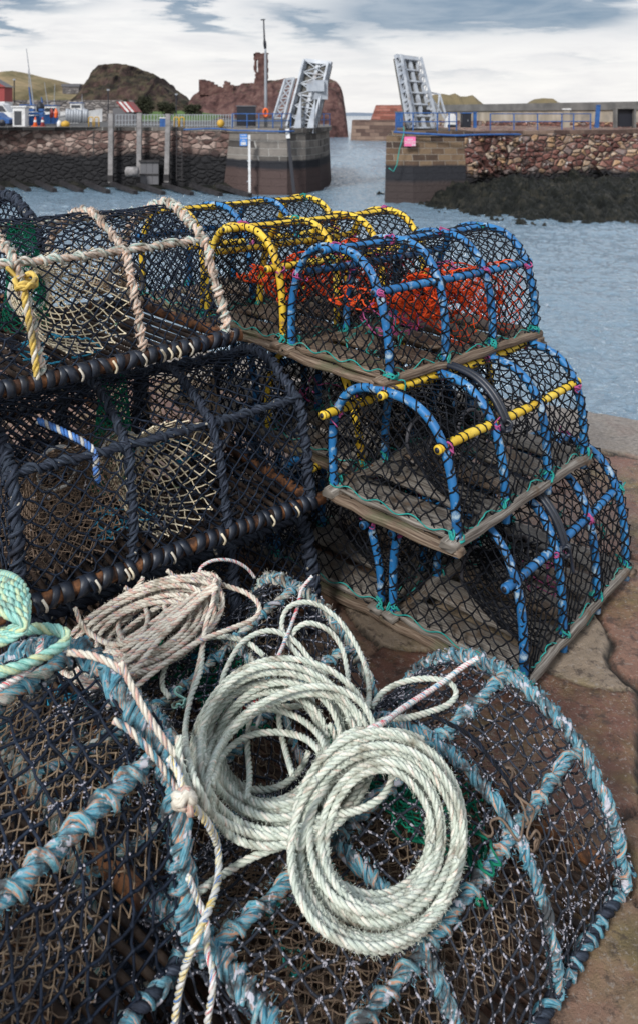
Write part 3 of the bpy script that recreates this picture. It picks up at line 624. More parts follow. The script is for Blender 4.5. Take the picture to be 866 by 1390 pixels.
# two uneven piers of wall either side of a window gap, joined under and over it
def block(px0, px1, py0, py1, y0=YR, y1=YR + 3.2):
    a = at(px0, py0, YR); b = at(px1, py1, YR)
    mb.box(((a[0] + b[0]) / 2, (y0 + y1) / 2, (a[2] + b[2]) / 2), (abs(b[0] - a[0]), y1 - y0, abs(a[2] - b[2])), 'cliff_red')
for k in range(16):
    py = 72.5 + k * 2.8; j = rr_.uniform(-.9, .9); j2 = rr_.uniform(-.6, .6)
    if 80 < py < 95:
        block(345.2 + j, 348.0, py, py + 2.8); block(350.6 + j2 * .5, 363.6 + j2, py, py + 2.8)
    else: block(345.4 + j + (1.5 if 96 < py < 106 else 0), 363.4 + j2, py, py + 2.8)
block(347, 353, 71, 72.5); block(357, 364.5, 71.8, 72.5); block(344.6, 347, 73, 76)
part(mb, 'wall', rt)
rw = thing('ruined_wall', 'jagged remains of a red castle wall left of the tower on the headland', 'ruined wall', at(285, 124, YR))
mb = MB()
prof = [(272, 108.5), (276, 107), (280, 108.5), (286, 111), (291, 112.5), (296, 116), (301, 119), (304.5, 118), (306, 110.5), (309, 110), (313, 113.5), (318, 117)]
for (pa, ya), (pb, yb) in zip(prof[:-1], prof[1:]): block(pa, pb, (ya + yb) / 2 + rr_.uniform(-.8, .8), 129, YR - 2, YR + 1)
part(mb, 'wall', rw)

# ------------------------------------------------------------------ breakwaters on the right
lp = thing('low_breakwater', 'low stone breakwater across the harbour mouth, left of the right hand bridge', 'breakwater', at(510, 180, 178))
a = at(475, 0, 178)[0]; b = at(560, 0, 178)[0]
mb = MB(); mb.prism([(a, 178), (b, 176), (b, 192), (a + 1, 192)], WZ - 1, H - 8 * .166, 'low_pier_stone', .5); part(mb, 'wall', lp)
rb = thing('red_block_wall', 'red stone block wall on the far breakwater beside the harbour mouth', 'wall', at(525, 165, 183))
mb = MB(); a = at(504, 0, 183)[0]; b = at(572, 0, 183)[0]; zt = at(0, 142.5, 183)[2]
v = [(a, 183, H - 1.3), (b, 183, H - 1.3), (b, 187, H - 1.3), (a, 187, H - 1.3), (a + 1.2, 183.2, zt), (b, 183.2, zt), (b, 187, zt), (a + 1.2, 187, zt)]
mb.quads(v, [(3, 2, 1, 0), (4, 5, 6, 7), (0, 1, 5, 4), (1, 2, 6, 5), (2, 3, 7, 6), (3, 0, 4, 7)], None, 'red_blocks'); part(mb, 'wall', rb)
bw = thing('breakwater_wall', 'long tan concrete breakwater wall with a dark parapet behind the blue railing', 'breakwater', at(740, 172, 100))
mb = MB(); pa = at(566, 172, 118); pb_ = at(905, 172, 84); ZT = at(0, 150, 118)[2]
def wseg(mb, y_off, zb, zt, m_, th=1.5, zt2=None):
    a = np.array(pa[:2]) + [0, y_off]; b = np.array(pb_[:2]) + [0, y_off]; z2 = zt2 if zt2 is not None else zt
    v = [(*a, zb), (*b, zb), (b[0], b[1] + th, zb), (a[0], a[1] + th, zb), (*a, zt), (*b, z2), (b[0], b[1] + th, z2), (a[0], a[1] + th, zt)]
    mb.quads(v, [(3, 2, 1, 0), (4, 5, 6, 7), (0, 1, 5, 4), (1, 2, 6, 5), (2, 3, 7, 6), (3, 0, 4, 7)], None, m_)
za, zb_ = at(0, 151, 118)[2], at(0, 148, 84)[2]
wseg(mb, 0, -.2, za, 'concrete', zt2=zb_); part(mb, 'wall', bw)
mb = MB(); wseg(mb, -.35, za - .05, at(0, 143, 118)[2], 'concrete_dark', 2.2, at(0, 137, 84)[2])
V0 = mb.v[0]; V0[1, 2] = zb_ - .05; V0[2, 2] = zb_ - .05; part(mb, 'parapet', bw)
mb = MB(); wseg(mb, -.6, -.2, .55, 'rubble_big', .59); part(mb, 'plinth', bw)
bd = thing('doorway', 'black doorway in the tan breakwater wall at the far right', 'doorway', at(849, 172, 84))
mb = MB(); ctr = at(849, 160, 83.6); mb.box((ctr[0], 85.2 - .8, ctr[2]), (1.75, .5, 1.9), 'dark_paint'); part(mb, 'door', bd)
mb = MB(); mb.box((ctr[0], 84.8 - .8, ctr[2] + 1.02), (2.2, .8, .14), 'concrete_dark')
part(mb, 'lintel', bd)
for s in (-1, 1): mb = MB(); mb.box((ctr[0] + s * .98, 84.8 - .8, ctr[2] - .05), (.2, .8, 2.0), 'concrete_dark'); part(mb, 'jamb', bd)

# ------------------------------------------------------------------ basin quay wall and pier heads
ZL = .39
lw = thing('rubble_quay_wall', 'long rubble stone quay wall of the left basin, dark with weed at its foot', 'quay wall', (-18, 64, 0))
mb = MB(); mb.prism([(-60, 73.5), (-6.6, 61.6), (-6.3, 66), (-60, 78)], WZ - 1, ZL - .28, 'rubble_wall', .35); part(mb, 'wall', lw)
mb = MB(); rr_ = random.Random(8)
pA, pB = np.array([-60, 73.5]), np.array([-7.45, 61.8]); x = 0; Lw = np.linalg.norm(pB - pA); dw = (pB - pA) / Lw; nw = np.array([-dw[1], dw[0]])
while x < Lw - .3:
    l_ = rr_.uniform(1.0, 1.8); c0 = pA + dw * (x + l_ / 2) + nw * .55; z = ZL - .13 + rr_.uniform(-.015, .015)
    mb.box((c0[0], c0[1], z), (l_ - .03, 1.15, .28), 'pier_blocks', rz=math.atan2(dw[1], dw[0])); x += l_
part(mb, 'coping', lw)
ph = thing('pier_head', 'grey block stone pier head on the left of the channel, under the left bridge leaf', 'pier', (-3, 62, 0))
poly = [(-7.45, 61.7), (-6.2, 59.9), (-4.4, 58.4), (-2.3, 57.8), (-.9, 59.0), (.15, 61.2), (.85, 65), (1.1, 70), (1.1, 82), (-7.4, 82)]
mb = MB(); mb.prism(poly, WZ - 1, ZL - .33, 'pier_blocks', .45); part(mb, 'wall', ph)
mb = MB(); mb.prism([(x * .985, y + .35) for x, y in poly], ZL - .325, ZL, 'pier_blocks'); part(mb, 'coping', ph)
ZR = .29
rp = thing('pier_head', 'ochre block stone pier head right of the channel, with a pink sign', 'pier', (8, 55, 0))
poly2 = [(4.35, 53.2), (6.2, 52.7), (9.9, 53.1), (10.1, 60), (10.3, 80), (7.6, 80)]
mb = MB(); mb.prism(poly2, WZ - 1, ZR - .33, 'pier_blocks_ochre', .5); part(mb, 'wall', rp)
mb = MB(); mb.prism([(4.8, 53.55), (6.4, 53.1), (10.3, 53.5), (10.4, 60), (10, 79), (7.9, 79)], ZR - .325, ZR, 'pier_blocks_ochre'); part(mb, 'coping', rp)
rpw = thing('rubble_pier_wall', 'red rubble stone pier wall right of the channel, above the black weed', 'quay wall', (20, 58, 0))
mb = MB(); mb.prism([(9.7, 53.35), (10.5, 53.45), (19, 57), (44, 70), (44, 100), (9.8, 100)], WZ - 1, ZR - .3, 'rubble_big', .2); part(mb, 'wall', rpw)
mb = MB(); rr_ = random.Random(9)
pA, pB = np.array([10.5, 53.35]), np.array([42, 69.2]); Lw = np.linalg.norm(pB - pA); dw = (pB - pA) / Lw; nw = np.array([-dw[1], dw[0]]); x = 0
while x < Lw - .3:
    l_ = rr_.uniform(1.2, 2.2); c0 = pA + dw * (x + l_ / 2) + nw * .6
    mb.box((c0[0], c0[1], ZR - .15 + rr_.uniform(-.03, .02)), (l_ - .04, 1.2, .3), 'low_pier_stone', rz=math.atan2(dw[1], dw[0])); x += l_
part(mb, 'coping', rpw)
# big proud stones in the rubble face
mb = MB(); r3 = np.random.default_rng(5)
C_ = []
for k in range(300):
    u = r3.uniform(0, 34); z = r3.uniform(-3.0, ZR - .35); c0 = pA + dw * u - nw * .02; C_.append((c0[0], c0[1], z))
mb.blobs(C_, r3.uniform(.18, .42, len(C_)), 'rubble_big', r3, (1.3, .5, .8)); part(mb, 'facing_stones', rpw, True)
# slanting slabs at the far right
sl = thing('stone_slipway', 'slanting red stone slabs at the right end of the rubble pier wall', 'slipway', (24, 58, 0))
mb = MB(); r4 = random.Random(3)
for k in range(9):
    a = np.array(at(880 + k * 6, 182 + k * 1, 57.5)); b = np.array(at(812 + k * 10, 232 + k * 5, 56.8)); a[1] += .1 * k; b[1] -= .15 * k
    mb.beam(a, b, .9, .5, 'rubble_big', up=(0, -1, .3))
part(mb, 'slab_row', sl)
# weed covered rocks below the right pier
def weedbed():
    nx, ny = 420, 260
    X, Yv = np.meshgrid(np.linspace(4.2, 34, nx), np.linspace(36, 60, ny), indexing='ij')
    near = np.interp(X, [4.2, 6.0, 7.5, 10, 16, 34], [53, 50, 45.5, 42.0, 40, 38.5])
    t = (Yv - near) / 9.0
    z = WZ - .8 + np.clip(t, -.2, 1) * 1.85 * np.clip((X - 4) / 5, .25, 1)
    z += vnoise(X, Yv, .55, 31, 6, .62) * .8 + np.abs(vnoise(X, Yv, 1.1, 33, 4, .6)) * .9 - np.abs(vnoise(X, Yv, 2.3, 39, 4, .6)) * .4
    z = np.where(t < -.15, WZ - 1.4, z)
    mb = MB(); mb.grid(np.stack([X, Yv, z], -1), 'weed_rock'); return mb.build('weed_covered_rocks')
tag(weedbed(), kind='structure')
mb = MB(); mb2 = MB()
X, Yv = np.meshgrid(np.linspace(-50, -3, 160), np.linspace(56, 74, 60), indexing='ij')
near = 61.2 - (X + 7.45) * .2228; zz = WZ - 1.1 + np.clip((Yv - near + 5) / 5, 0, 1) * 1.35 + vnoise(X, Yv, .6, 35, 5) * .5
zz = np.where(X > -6, zz - (X + 6) * .5, zz)
mb.grid(np.stack([X, Yv, zz], -1), 'weed_rock'); tag(mb.build('weedy_foreshore'), kind='structure')
for k in range(11):
    x = -28 + k * 2.15; y = 61.2 - (x + 7.45) * .2228
    sb = thing('slipway_beam', 'dark wet timber beam lying from the basin wall down into the water', 'timber beam', (x, y - 2.0, WZ + .1), 'timber beams at the foot of the left wall')
    m_ = MB(); m_.beam((x - 1.2, y - .3, WZ + .42), (x + 1.6, y - 4.3, WZ + .1), .34, .28, 'wood_wet'); part(m_, 'beam', sb)

# posts against the basin wall
for k, (px, p0, p1, lean) in enumerate([(151, 154, 248, 0), (189.5, 153.5, 250, 0), (228.5, 154.5, 247, -1.6)]):
    yb = 60.9 - ((px - CX) / F * 63 + 7.45) * .2228
    a = at(px + lean, p1, yb); b = at(px + .5, p0, yb)
    po = thing('mooring_post', ['square timber post against the basin wall, leftmost of three and darkest', 'square timber post against the basin wall, middle of three, beside the round float', 'square timber post against the basin wall, leaning, nearest the pier head'][k], 'post', a, 'timber posts against the basin wall')
    m_ = MB(); m_.beam(a, b, .36, .36, 'wood_post'); part(m_, 'post', po)
    m_ = MB(); m_.box((a[0], a[1], a[2] + .35), (.42, .42, .5), 'wood_wet'); part(m_, 'weed_collar', po)
fl = thing('round_float', 'pale round float hanging low on the basin wall beside the middle post', 'float', at(180, 237, 61.6))
m_ = MB(); c0 = np.array(at(180, 233, 61.3)); m_.tube([c0 + np.array([-.5, 0, 0]), c0 + np.array([-.45, 0, 0]), c0 + np.array([.45, 0, 0]), c0 + np.array([.5, 0, 0])], [.25, .38, .38, .25], 14, 'wood_post'); part(m_, 'drum', fl, True)
sh = thing('sluice_hatch', 'grey boarded hatch low on the basin wall between two posts', 'hatch', at(204, 250, 62.2))
m_ = MB(); c0 = at(204, 235, 62.3); 
for k in range(3): m_.box((c0[0] + (k - 1) * .48, c0[1], c0[2]), (.46, .3, 1.75), 'roof_grey')
part(m_, 'boards', sh)
m_ = MB(); m_.box((c0[0], c0[1] - .1, c0[2] + .95), (1.6, .4, .16), 'wood_wet'); part(m_, 'lintel', sh); m_ = MB(); m_.box((c0[0], c0[1] - .16, c0[2] - .1), (1.55, .12, .12), 'wood_wet'); part(m_, 'batten', sh)
# ladders
def ladder(px, p0, p1, Y, label, m__='galvanised', w=.42):
    a = at(px, p1, Y); b = at(px, p0, Y); t = thing('wall_ladder', label, 'ladder', a, 'ladders on the harbour walls')
    for s in (-1, 1):
        m_ = MB(); m_.beam((a[0] + s * w / 2, Y, a[2]), (b[0] + s * w / 2, Y, b[2]), .06, .06, m__); part(m_, 'stile', t)
    n = int((b[2] - a[2]) / .3)
    for k in range(n):
        m_ = MB(); z = a[2] + (k + .5) * .3; m_.beam((a[0] - w / 2, Y, z), (a[0] + w / 2, Y, z), .045, .045, m__); part(m_, 'rung', t)
ladder(244, 174, 246, 61.6, 'dark rusty ladder on the basin wall, right of the leaning post', 'wood_wet')
ladder(131, 178, 214, 64.2, 'short dark ladder on the basin wall, left of the three posts', 'wood_wet')
# gauge posts
g1 = thing('tide_gauge', 'thin white tide gauge pole on the pier head below the blue sign', 'tide gauge', at(339.5, 262, 57.9))
m_ = MB(); m_.beam(at(339.5, 262, 57.7), at(338.8, 183, 57.9), .17, .14, 'white_paint'); part(m_, 'pole', g1)
m_ = MB()
for k in range(3): c0 = at(339, 190 + k * 28, 58.05); m_.box(c0, (.3, .5, .08), 'galvanised')
part(m_, 'bracket', g1)
g2 = thing('tide_gauge', 'dark tide gauge pole with a white top at the corner of the left pier head', 'tide gauge', at(398, 262, 57.3))
m_ = MB(); m_.beam(at(399.5, 262, 57.2), at(391.5, 186, 57.9), .24, .18, 'dark_paint'); part(m_, 'pole', g2)
m_ = MB(); m_.beam(at(391.7, 188, 57.75), at(390.3, 175, 57.85), .28, .22, 'white_paint'); part(m_, 'marker', g2)

def sign(px0, px1, py0, py1, Y, m_, label, rows, mk='white_paint'):
    a = at((px0 + px1) / 2, (py0 + py1) / 2, Y); w = (px1 - px0) / F * Y; h = (py1 - py0) / F * Y
    t = thing('wall_sign', label, 'sign', (a[0], a[1], a[2] - h / 2)); b_ = MB(); b_.box(a, (w, .05, h), m_); part(b_, 'board', t)
    b_ = MB(); rr = random.Random(int(px0))
    for (fx, fy, fw, fh) in rows:            # short bars standing for the unreadable small lettering
        x = fx - fw / 2
        while x < fx + fw / 2 - .02:
            l_ = rr.uniform(.05, .12); b_.box((a[0] + (x + l_ / 2) * w, a[1] - .035, a[2] + fy * h), (l_ * w * .8, .02, fh * h), mk); x += l_
    part(b_, 'lettering', t)
sign(326.2, 336.2, 182, 198, 57.75, 'sign_blue', 'small blue sign with white lettering on the left pier head', [(0, .38, .7, .06), (0, .16, .85, .07), (0, -.04, .4, .06), (0, -.30, .7, .26)])
sign(548, 563.5, 185.5, 198.5, 52.65, 'pink_paint', 'pink sign with white lettering on the right pier head', [(0, .2, .5, .1), (0, -.02, .9, .06), (0, -.18, .9, .06), (.3, -.38, .3, .14)])

# hanging rope and blue pipes along the pier edges
def line_thing(name, label, cat, pts, r, m_, step=.5, kind=None, group=None):
    b_ = MB(); b_.tube(dense(np.array(pts), step), r, 6, m_); o = b_.build(name); tag(o, label, cat, group); return o
line_thing('hanging_rope', 'thin teal rope hanging down the left corner of the right pier head', 'rope', [at(547, 172, 53.9), at(547.5, 182, 52.6), at(541, 205, 52.5), at(537, 228, 52.4), at(530, 234, 52.4), at(527, 228, 52.4)], .035, 'rope_teal')
line_thing('edge_hose', 'long blue hose sagging along the top of the right pier wall', 'hose', [at(534, 179, 52.9), at(560, 181, 52.7), at(590, 182.5, 52.7), at(620, 184, 52.6), at(645, 183, 52.9), at(690, 182.6, 54.5), at(735, 182.5, 56.5), at(770, 184, 58.2), at(800, 179, 59.8)], .075, 'blue_paint')
line_thing('edge_hose', 'blue hose along the top edge of the left pier head', 'hose', [at(250, 176, 62.0), at(290, 174.5, 61.1), at(318, 177, 59.2), at(345, 177.5, 57.95), at(380, 178.5, 57.35), at(400, 178, 57.9)], .06, 'blue_paint')

# railings
def railing(pts, Y, ztop, posts, label, group, top=None, m_='blue_paint', bars=(1.0, .52), hgt=1.1, r=.035):
    """pts: list of px positions of posts, Y given per post"""
    t = thing('railing', label, 'railing', ((pts[0] - CX) / F * Y[0], Y[0], ztop))
    P = [((p - CX) / F * y, y) for p, y in zip(pts, Y)]
    for i, (x, y) in enumerate(P):
        b_ = MB(); b_.tube([(x, y, ztop), (x, y, ztop + hgt)], r * (1.3 if posts else 1), 6, m_); part(b_, 'post', t)
    for f_ in bars:
        b_ = MB(); b_.tube(resamp(np.array([(x, y, ztop + hgt * f_ - .02) for x, y in P]), .8), r, 6, m_); part(b_, 'bar', t)
railing([316, 336, 352, 371, 383, 395], [60, 59.6, 59.4, 59.3, 59.4, 60.2], ZL, True, 'blue railing round the cabinet on the left pier head', None)
railing([427, 439, 447], [70, 71, 72], ZL, True, 'short blue railing behind the foot of the left bridge leaf', None)
railing([537, 560, 593, 609, 619], [55, 55, 55, 55.3, 55.6], ZR, True, 'blue railing at the foot of the right bridge leaf', None, hgt=1.25)
railing([665, 697, 729, 762, 778, 801], [57, 57.8, 58.6, 59.6, 60, 61], ZR, True, 'long blue railing on top of the right pier', None, hgt=1.2)
for k, (px, p0, Y) in enumerate([(644, 153, 56.3), (810.5, 143.5, 61)]):
    t = thing('rail_post', ['thick blue post beside the black cabinet on the right pier', 'tall leaning blue post at the right end of the pier railing'][k], 'post', at(px, 173, Y))
    b_ = MB(); b_.beam(at(px - k * 1.5, 173.5, Y), at(px + k * 1, p0, Y), .22 if k == 0 else .3, .2, 'blue_paint'); part(b_, 'post', t)
    b_ = MB(); q = at(px + k, p0, Y); b_.box((q[0], q[1], q[2] + .03), (.3, .3, .06), 'blue_paint'); part(b_, 'cap', t)

# cabinets
def cabinet(px0, px1, py0, py1, Y, m_, label, cap='roof_grey', d=.9):
    a = at((px0 + px1) / 2, py1, Y); w = (px1 - px0) / F * Y; h = (py1 - py0) / F * Y
    t = thing('equipment_cabinet', label, 'cabinet', a); b_ = MB()
    b_.box((a[0], Y + d / 2, a[2] + h / 2), (w, d, h), m_)
    part(b_, 'body', t)
    b_ = MB(); b_.box((a[0], Y + d / 2, a[2] + h + .035), (w + .12, d + .12, .07), cap); part(b_, 'lid', t)
    b_ = MB()
    for s in (-1, 1): b_.box((a[0] + s * w * .24, Y - .012, a[2] + h * .5), (w * .44, .02, h * .88), m_)
    dr = part(b_, 'door', t)
    b_ = MB(); b_.box((a[0] + .05, Y - .05, a[2] + h * .5), (.03, .05, .16), 'galvanised'); sub(b_, 'handle', dr, t)
    return t
cabinet(322, 347, 144.5, 171, 60.5, 'dark_paint', 'large black equipment cabinet inside the blue railing on the left pier head')
cabinet(627.5, 639, 154, 173, 56, 'dark_paint', 'black cabinet with a blue lid beside the blue post on the right pier', 'blue_paint')
cabinet(537.5, 546.5, 152.5, 173, 56.5, 'blue_paint', 'narrow blue cabinet at the left corner of the right pier')
t = thing('machine_cover', 'white rounded machine cover behind the blue railing on the right pier', 'machine cover', at(612, 173, 57))
b_ = MB(); a = at(604, 173, 57); b = at(618.5, 173, 57)
pts = [(a[0], a[2]), (b[0], b[2]), (b[0], b[2] + .75), (b[0] - .18, b[2] + 1.02), (a[0] + .4, a[2] + 1.02), (a[0] + .1, a[2] + .5)]
n_ = len(pts); V = [(x, 57, z) for x, z in pts] + [(x, 57.8, z) for x, z in pts]
b_.quads(V, [(i, (i + 1) % n_, n_ + (i + 1) % n_, n_ + i) for i in range(n_)], None, 'white_paint'); b_.ngon([V[i] for i in range(n_)][::-1], 'white_paint'); b_.ngon(V[n_:], 'white_paint'); part(b_, 'hood', t)
b_ = MB(); b_.box(((a[0] + b[0]) / 2 + .1, 57.4, a[2] + .1), (b[0] - a[0] - .1, .9, .2), 'dark_paint'); part(b_, 'base', t)
t = thing('information_post', 'tan wooden post standing by the railing on the right pier', 'post', at(768, 173, 62))
b_ = MB(); c0 = at(768, 160, 62); b_.box(c0, (.5, .2, 1.5), 'concrete'); part(b_, 'post', t); b_ = MB(); b_.box((c0[0], c0[1] - .05, c0[2] + .68), (.62, .3, .12), 'white_paint'); part(b_, 'cap', t)

# mast with lifebuoy
t = thing('lamp_mast', 'tall thin grey mast on the left pier head carrying an orange lifebuoy', 'mast', at(361.5, 172, 62))
b_ = MB(); b_.tube([at(361.5, 172, 62), at(361.3, 130, 62), at(360.8, 70, 62), at(360.6, 66, 62)], [.13, .12, .09, .07], 8, 'galvanised'); part(b_, 'pole', t, True)
b_ = MB(); b_.tube([at(360.6, 66, 62), at(360, 58, 62), at(359.5, 54, 62), at(358.4, 27, 62)], [.10, .13, .07, .05], 8, 'dark_paint'); part(b_, 'upper_pole', t, True)
b_ = MB(); b_.beam(at(354.5, 27, 62), at(360.5, 26.6, 62), .12, .08, 'dark_paint'); part(b_, 'lamp_head', t)
t = thing('lifebuoy', 'orange lifebuoy fixed at the foot of the tall mast on the left pier', 'lifebuoy', at(361, 158, 61.8))
b_ = MB(); c0 = np.array(at(361, 153, 61.8)); a_ = np.linspace(0, 2 * PI, 20, endpoint=False)
b_.tube(np.stack([c0[0] + .16 * np.cos(a_), c0[1] + 0 * a_, c0[2] + .30 * np.sin(a_)], 1), .09, 8, 'orange_paint', closed=True); part(b_, 'ring', t, True)

# ------------------------------------------------------------------ the two raised bridge leaves
def leaf(label, bl, br, tl, tr, gw, holes, deck_back, seed, ncross=6):
    bl, br, tl, tr = [np.array(q, float) for q in (bl, br, tl, tr)]
    t = thing('bascule_leaf', label, 'bridge', (bl + br) / 2, 'raised bridge leaves over the harbour mouth')
    n = norm(np.cross(br - bl, tl - bl)); n = n if n[1] < 0 else -n            # towards the camera
    Lr = lambda s, q: (bl + (tl - bl) * q) * (1 - s) + (br + (tr - br) * q) * s
    b_ = MB(); pts = [Lr(0, 0) - n * .35, Lr(1, 0) - n * .35, Lr(1, 1) - n * .35, Lr(0, 1) - n * .35]
    V = pts + [p - n * .10 for p in pts]
    b_.quads(V, [(0, 1, 2, 3), (7, 6, 5, 4), (0, 4, 5, 1), (1, 5, 6, 2), (2, 6, 7, 3), (3, 7, 4, 0)], None, 'bridge_deck'); part(b_, 'deck', t)
    for s in (0.03, .97):
        b_ = MB()
        for q0, q1 in [(k / 8, (k + 1) / 8) for k in range(8)]:                 # plate girder: chords, webs and open panels between them
            pa, pb = Lr(s, q0), Lr(s, q1)
            b_.beam(pa + n * gw, pb + n * gw, .16, .14, 'bridge_steel', up=n); b_.beam(pa - n * .2, pb - n * .2, .16, .14, 'bridge_steel', up=n)
            b_.beam(pa - n * .13, pa + n * (gw - .07), .12, .2, 'bridge_steel', up=(0, 0, 1))
            b_.beam(pa - n * .13, pb + n * (gw - .07), .07, .09, 'bridge_steel', up=(0, 0, 1))
            if not holes: b_.beam(pa + n * gw * .4, pb + n * gw * .4, .06, gw * .5, 'bridge_steel', up=np.cross(n, tl - bl))
        part(b_, 'side_girder', t)
    for s in ([.36, .66] if holes else [.5]):
        b_ = MB(); b_.beam(Lr(s, 0) - n * .22, Lr(s, 1) - n * .22, .30, .2, 'bridge_steel', up=n); part(b_, 'stringer', t)
    for k in range(ncross + 1):
        q = k / ncross; b_ = MB(); b_.beam(Lr(.06, q) - n * .1, Lr(.94, q) - n * .1, .12, .14, 'bridge_steel', up=n); part(b_, 'cross_beam', t)
    for k in range(ncross):
        b_ = MB(); q, q2 = k / ncross, (k + 1) / ncross
        b_.beam(Lr(.06, q) + n * .02, Lr(.94 if not holes else .34, q2) + n * .02, .07, .07, 'bridge_steel', up=n)
        if not holes: b_.beam(Lr(.94, q) + n * .10, Lr(.06, q2) + n * .10, .06, .06, 'bridge_steel', up=n)
        part(b_, 'brace', t)
    b_ = MB(); b_.beam(Lr(-.02, 1.01) - n * .1, Lr(1.02, 1.01) - n * .1, .32, .30, 'bridge_steel', up=n); part(b_, 'end_beam', t)
    return t, n, Lr
t, n, Lr = leaf('raised left bridge leaf of pale steel girders leaning right over the left pier', at(391, 173, 62), at(427, 181, 61), at(414.5, 83, 63.5), at(448, 87, 62.5), .38, False, None, 1)
for k, (c0, w0) in enumerate([((404, 172), 10), ((421, 172), 9)]):                   # fin shaped counterweight arms at the foot
    b_ = MB(); a = [at(c0[0] - w0 * .55, 176 + k, 60.2), at(c0[0] + w0 * .5, 181, 60.2), at(c0[0] + 5 + k * 3, 128, 61.6)]
    V = a + [tuple(np.array(p) + np.array([.05, .5, 0])) for p in a]
    b_.quads(V, [(0, 1, 4, 3), (1, 2, 5, 4), (2, 0, 3, 5)], None, 'bridge_steel'); b_.ngon(a, 'bridge_steel'); b_.ngon(V[3:][::-1], 'bridge_steel'); part(b_, 'fin', t)
b_ = MB()
A0, A1, B0, B1 = at(372, 160, 66), at(388, 108, 67), at(386, 160, 66), at(400, 106, 67)
for a, b in ((A0, A1), (B0, B1), (A1, B1)): b_.beam(a, b, .2, .2, 'bridge_steel')
for k in range(4):
    f0, f1 = k / 4, (k + 1) / 4; l = lambda P, Q, f: np.array(P) * (1 - f) + np.array(Q) * f
    b_.beam(l(A0, A1, f0), l(B0, B1, f1), .11, .11, 'bridge_steel'); b_.beam(l(B0, B1, f0), l(A0, A1, f1), .11, .11, 'bridge_steel'); b_.beam(l(A0, A1, f0), l(B0, B1, f0), .11, .11, 'bridge_steel')
part(b_, 'rear_frame', t)
b_ = MB(); b_.box(np.array(at(434, 122, 61.8)), (1.0, .8, 1.5), 'bridge_steel', rz=.3); b_.box(np.array(at(428, 117, 61.4)), (1.3, .5, .8), 'bridge_steel'); part(b_, 'gear_box', t)
t, n, Lr = leaf('raised right bridge leaf with three pale stringers leaning left over the right pier', at(555, 173, 58), at(590, 173, 59.5), at(538, 77, 60), at(567, 81, 61.5), .42, True, None, 2)
b_ = MB(); b_.box(np.array(at(578, 152, 57.9)), (.55, .25, .35), 'dark_paint'); part(b_, 'motor_box', t)
b_ = MB(); A0, A1 = at(608, 168, 61), at(596, 128, 62); B0, B1 = at(592, 168, 61), at(580, 125, 62)
for a, b in ((A0, A1), (B0, B1), (A1, B1), (A0, B1), (B0, A1)): b_.beam(a, b, .12, .12, 'bridge_steel')
part(b_, 'rear_frame', t)

# ------------------------------------------------------------------ things on the left quay
def fence_run(px0, px1, Y, label, z=ZL, m_='galvanised', n=22):
    t = thing('fence', label, 'fence', at(px0, 170, Y)); b_ = MB(); xa, xb = (px0 - CX) / F * Y, (px1 - CX) / F * Y
    for f_ in (.12, .5, 1.0): b_.beam((xa, Y, z + f_), (xb, Y, z + f_), .05, .05, m_)
    part(b_, 'rail', t); b_ = MB()
    for k in range(n + 1): x = xa + (xb - xa) * k / n; b_.beam((x, Y, z), (x, Y, z + 1.05), .06, .06, m_)
    part(b_, 'posts', t)['kind'] = 'stuff'
fence_run(240, 318, 66, 'low grey green fence along the quay behind the left pier'); fence_run(158, 236, 72, 'low grey fence behind the mooring posts', n=18)
t = thing('storage_wall', 'long low grey stone wall at the foot of the hills behind the boats', 'wall', (-60, 110, ZL))
b_ = MB(); b_.beam((-95, 118, 1.9), (-26, 112, 1.7), .8, 3.4, 'field_wall'); part(b_, 'wall', t)
# buoy, yellow hoop racks, blue bins
t = thing('yellow_buoy', 'round yellow buoy standing on the left pier beside the fence', 'buoy', at(300, 172, 61.8))
b_ = MB(); c0 = np.array(at(300.2, 172.5, 61.8)); b_.tube([c0, c0 + [0, 0, .06], c0 + [0, 0, .22], c0 + [0, 0, .42], c0 + [0, 0, .56], c0 + [0, 0, .60]], [.12, .22, .29, .27, .16, .05], 14, 'yellow_paint'); part(b_, 'float', t, True)
for k, px in enumerate([124, 132, 240, 247.5]):
    Y = 66.5 if k < 2 else 64.2
    t = thing('yellow_hoop_rail', ['yellow tubular hoop rail on the basin quay, left of the first timber post', 'yellow tubular hoop rail on the basin quay, next to the first timber post', 'yellow tubular hoop rail beside the leaning timber post', 'yellow tubular hoop rail at the top of the rusty ladder'][k], 'hoop rail', at(px, 173, Y), 'yellow hoop rails on the basin quay')
    x = (px - CX) / F * Y; b_ = MB(); b_.tube([(x - .18, Y, ZL), (x - .18, Y, ZL + .72), (x - .12, Y, ZL + .8), (x + .12, Y, ZL + .8), (x + .18, Y, ZL + .72), (x + .18, Y, ZL)], .045, 6, 'yellow_paint'); part(b_, 'hoop', t, True)
t = thing('blue_bin', 'blue bin with a lid between the second and third timber posts', 'bin', at(224, 172, 67))
b_ = MB(); c0 = at(224, 167, 67); b_.box(c0, (.7, .6, .8), 'blue_paint'); part(b_, 'body', t); b_ = MB(); b_.box((c0[0], c0[1], c0[2] + .44), (.8, .7, .08), 'white_paint'); part(b_, 'lid', t)
# kiosk
t = thing('kiosk', 'small white kiosk with a slanting dark side beside the parked van', 'kiosk', at(26, 175, 68))
b_ = MB(); a = at(18, 175, 68); w = 1.0
b_.box((a[0] + .5, 68.5, ZL + .82), (1.05, .9, 1.65), 'white_paint'); part(b_, 'body', t)
b_ = MB(); b_.box((a[0] + .5, 68.5, ZL + 1.70), (1.3, 1.1, .12), 'white_paint'); part(b_, 'roof', t)
b_ = MB(); b_.box((a[0] + .42, 68.03, ZL + .72), (.62, .03, 1.2), 'glass_dark'); part(b_, 'window', t)
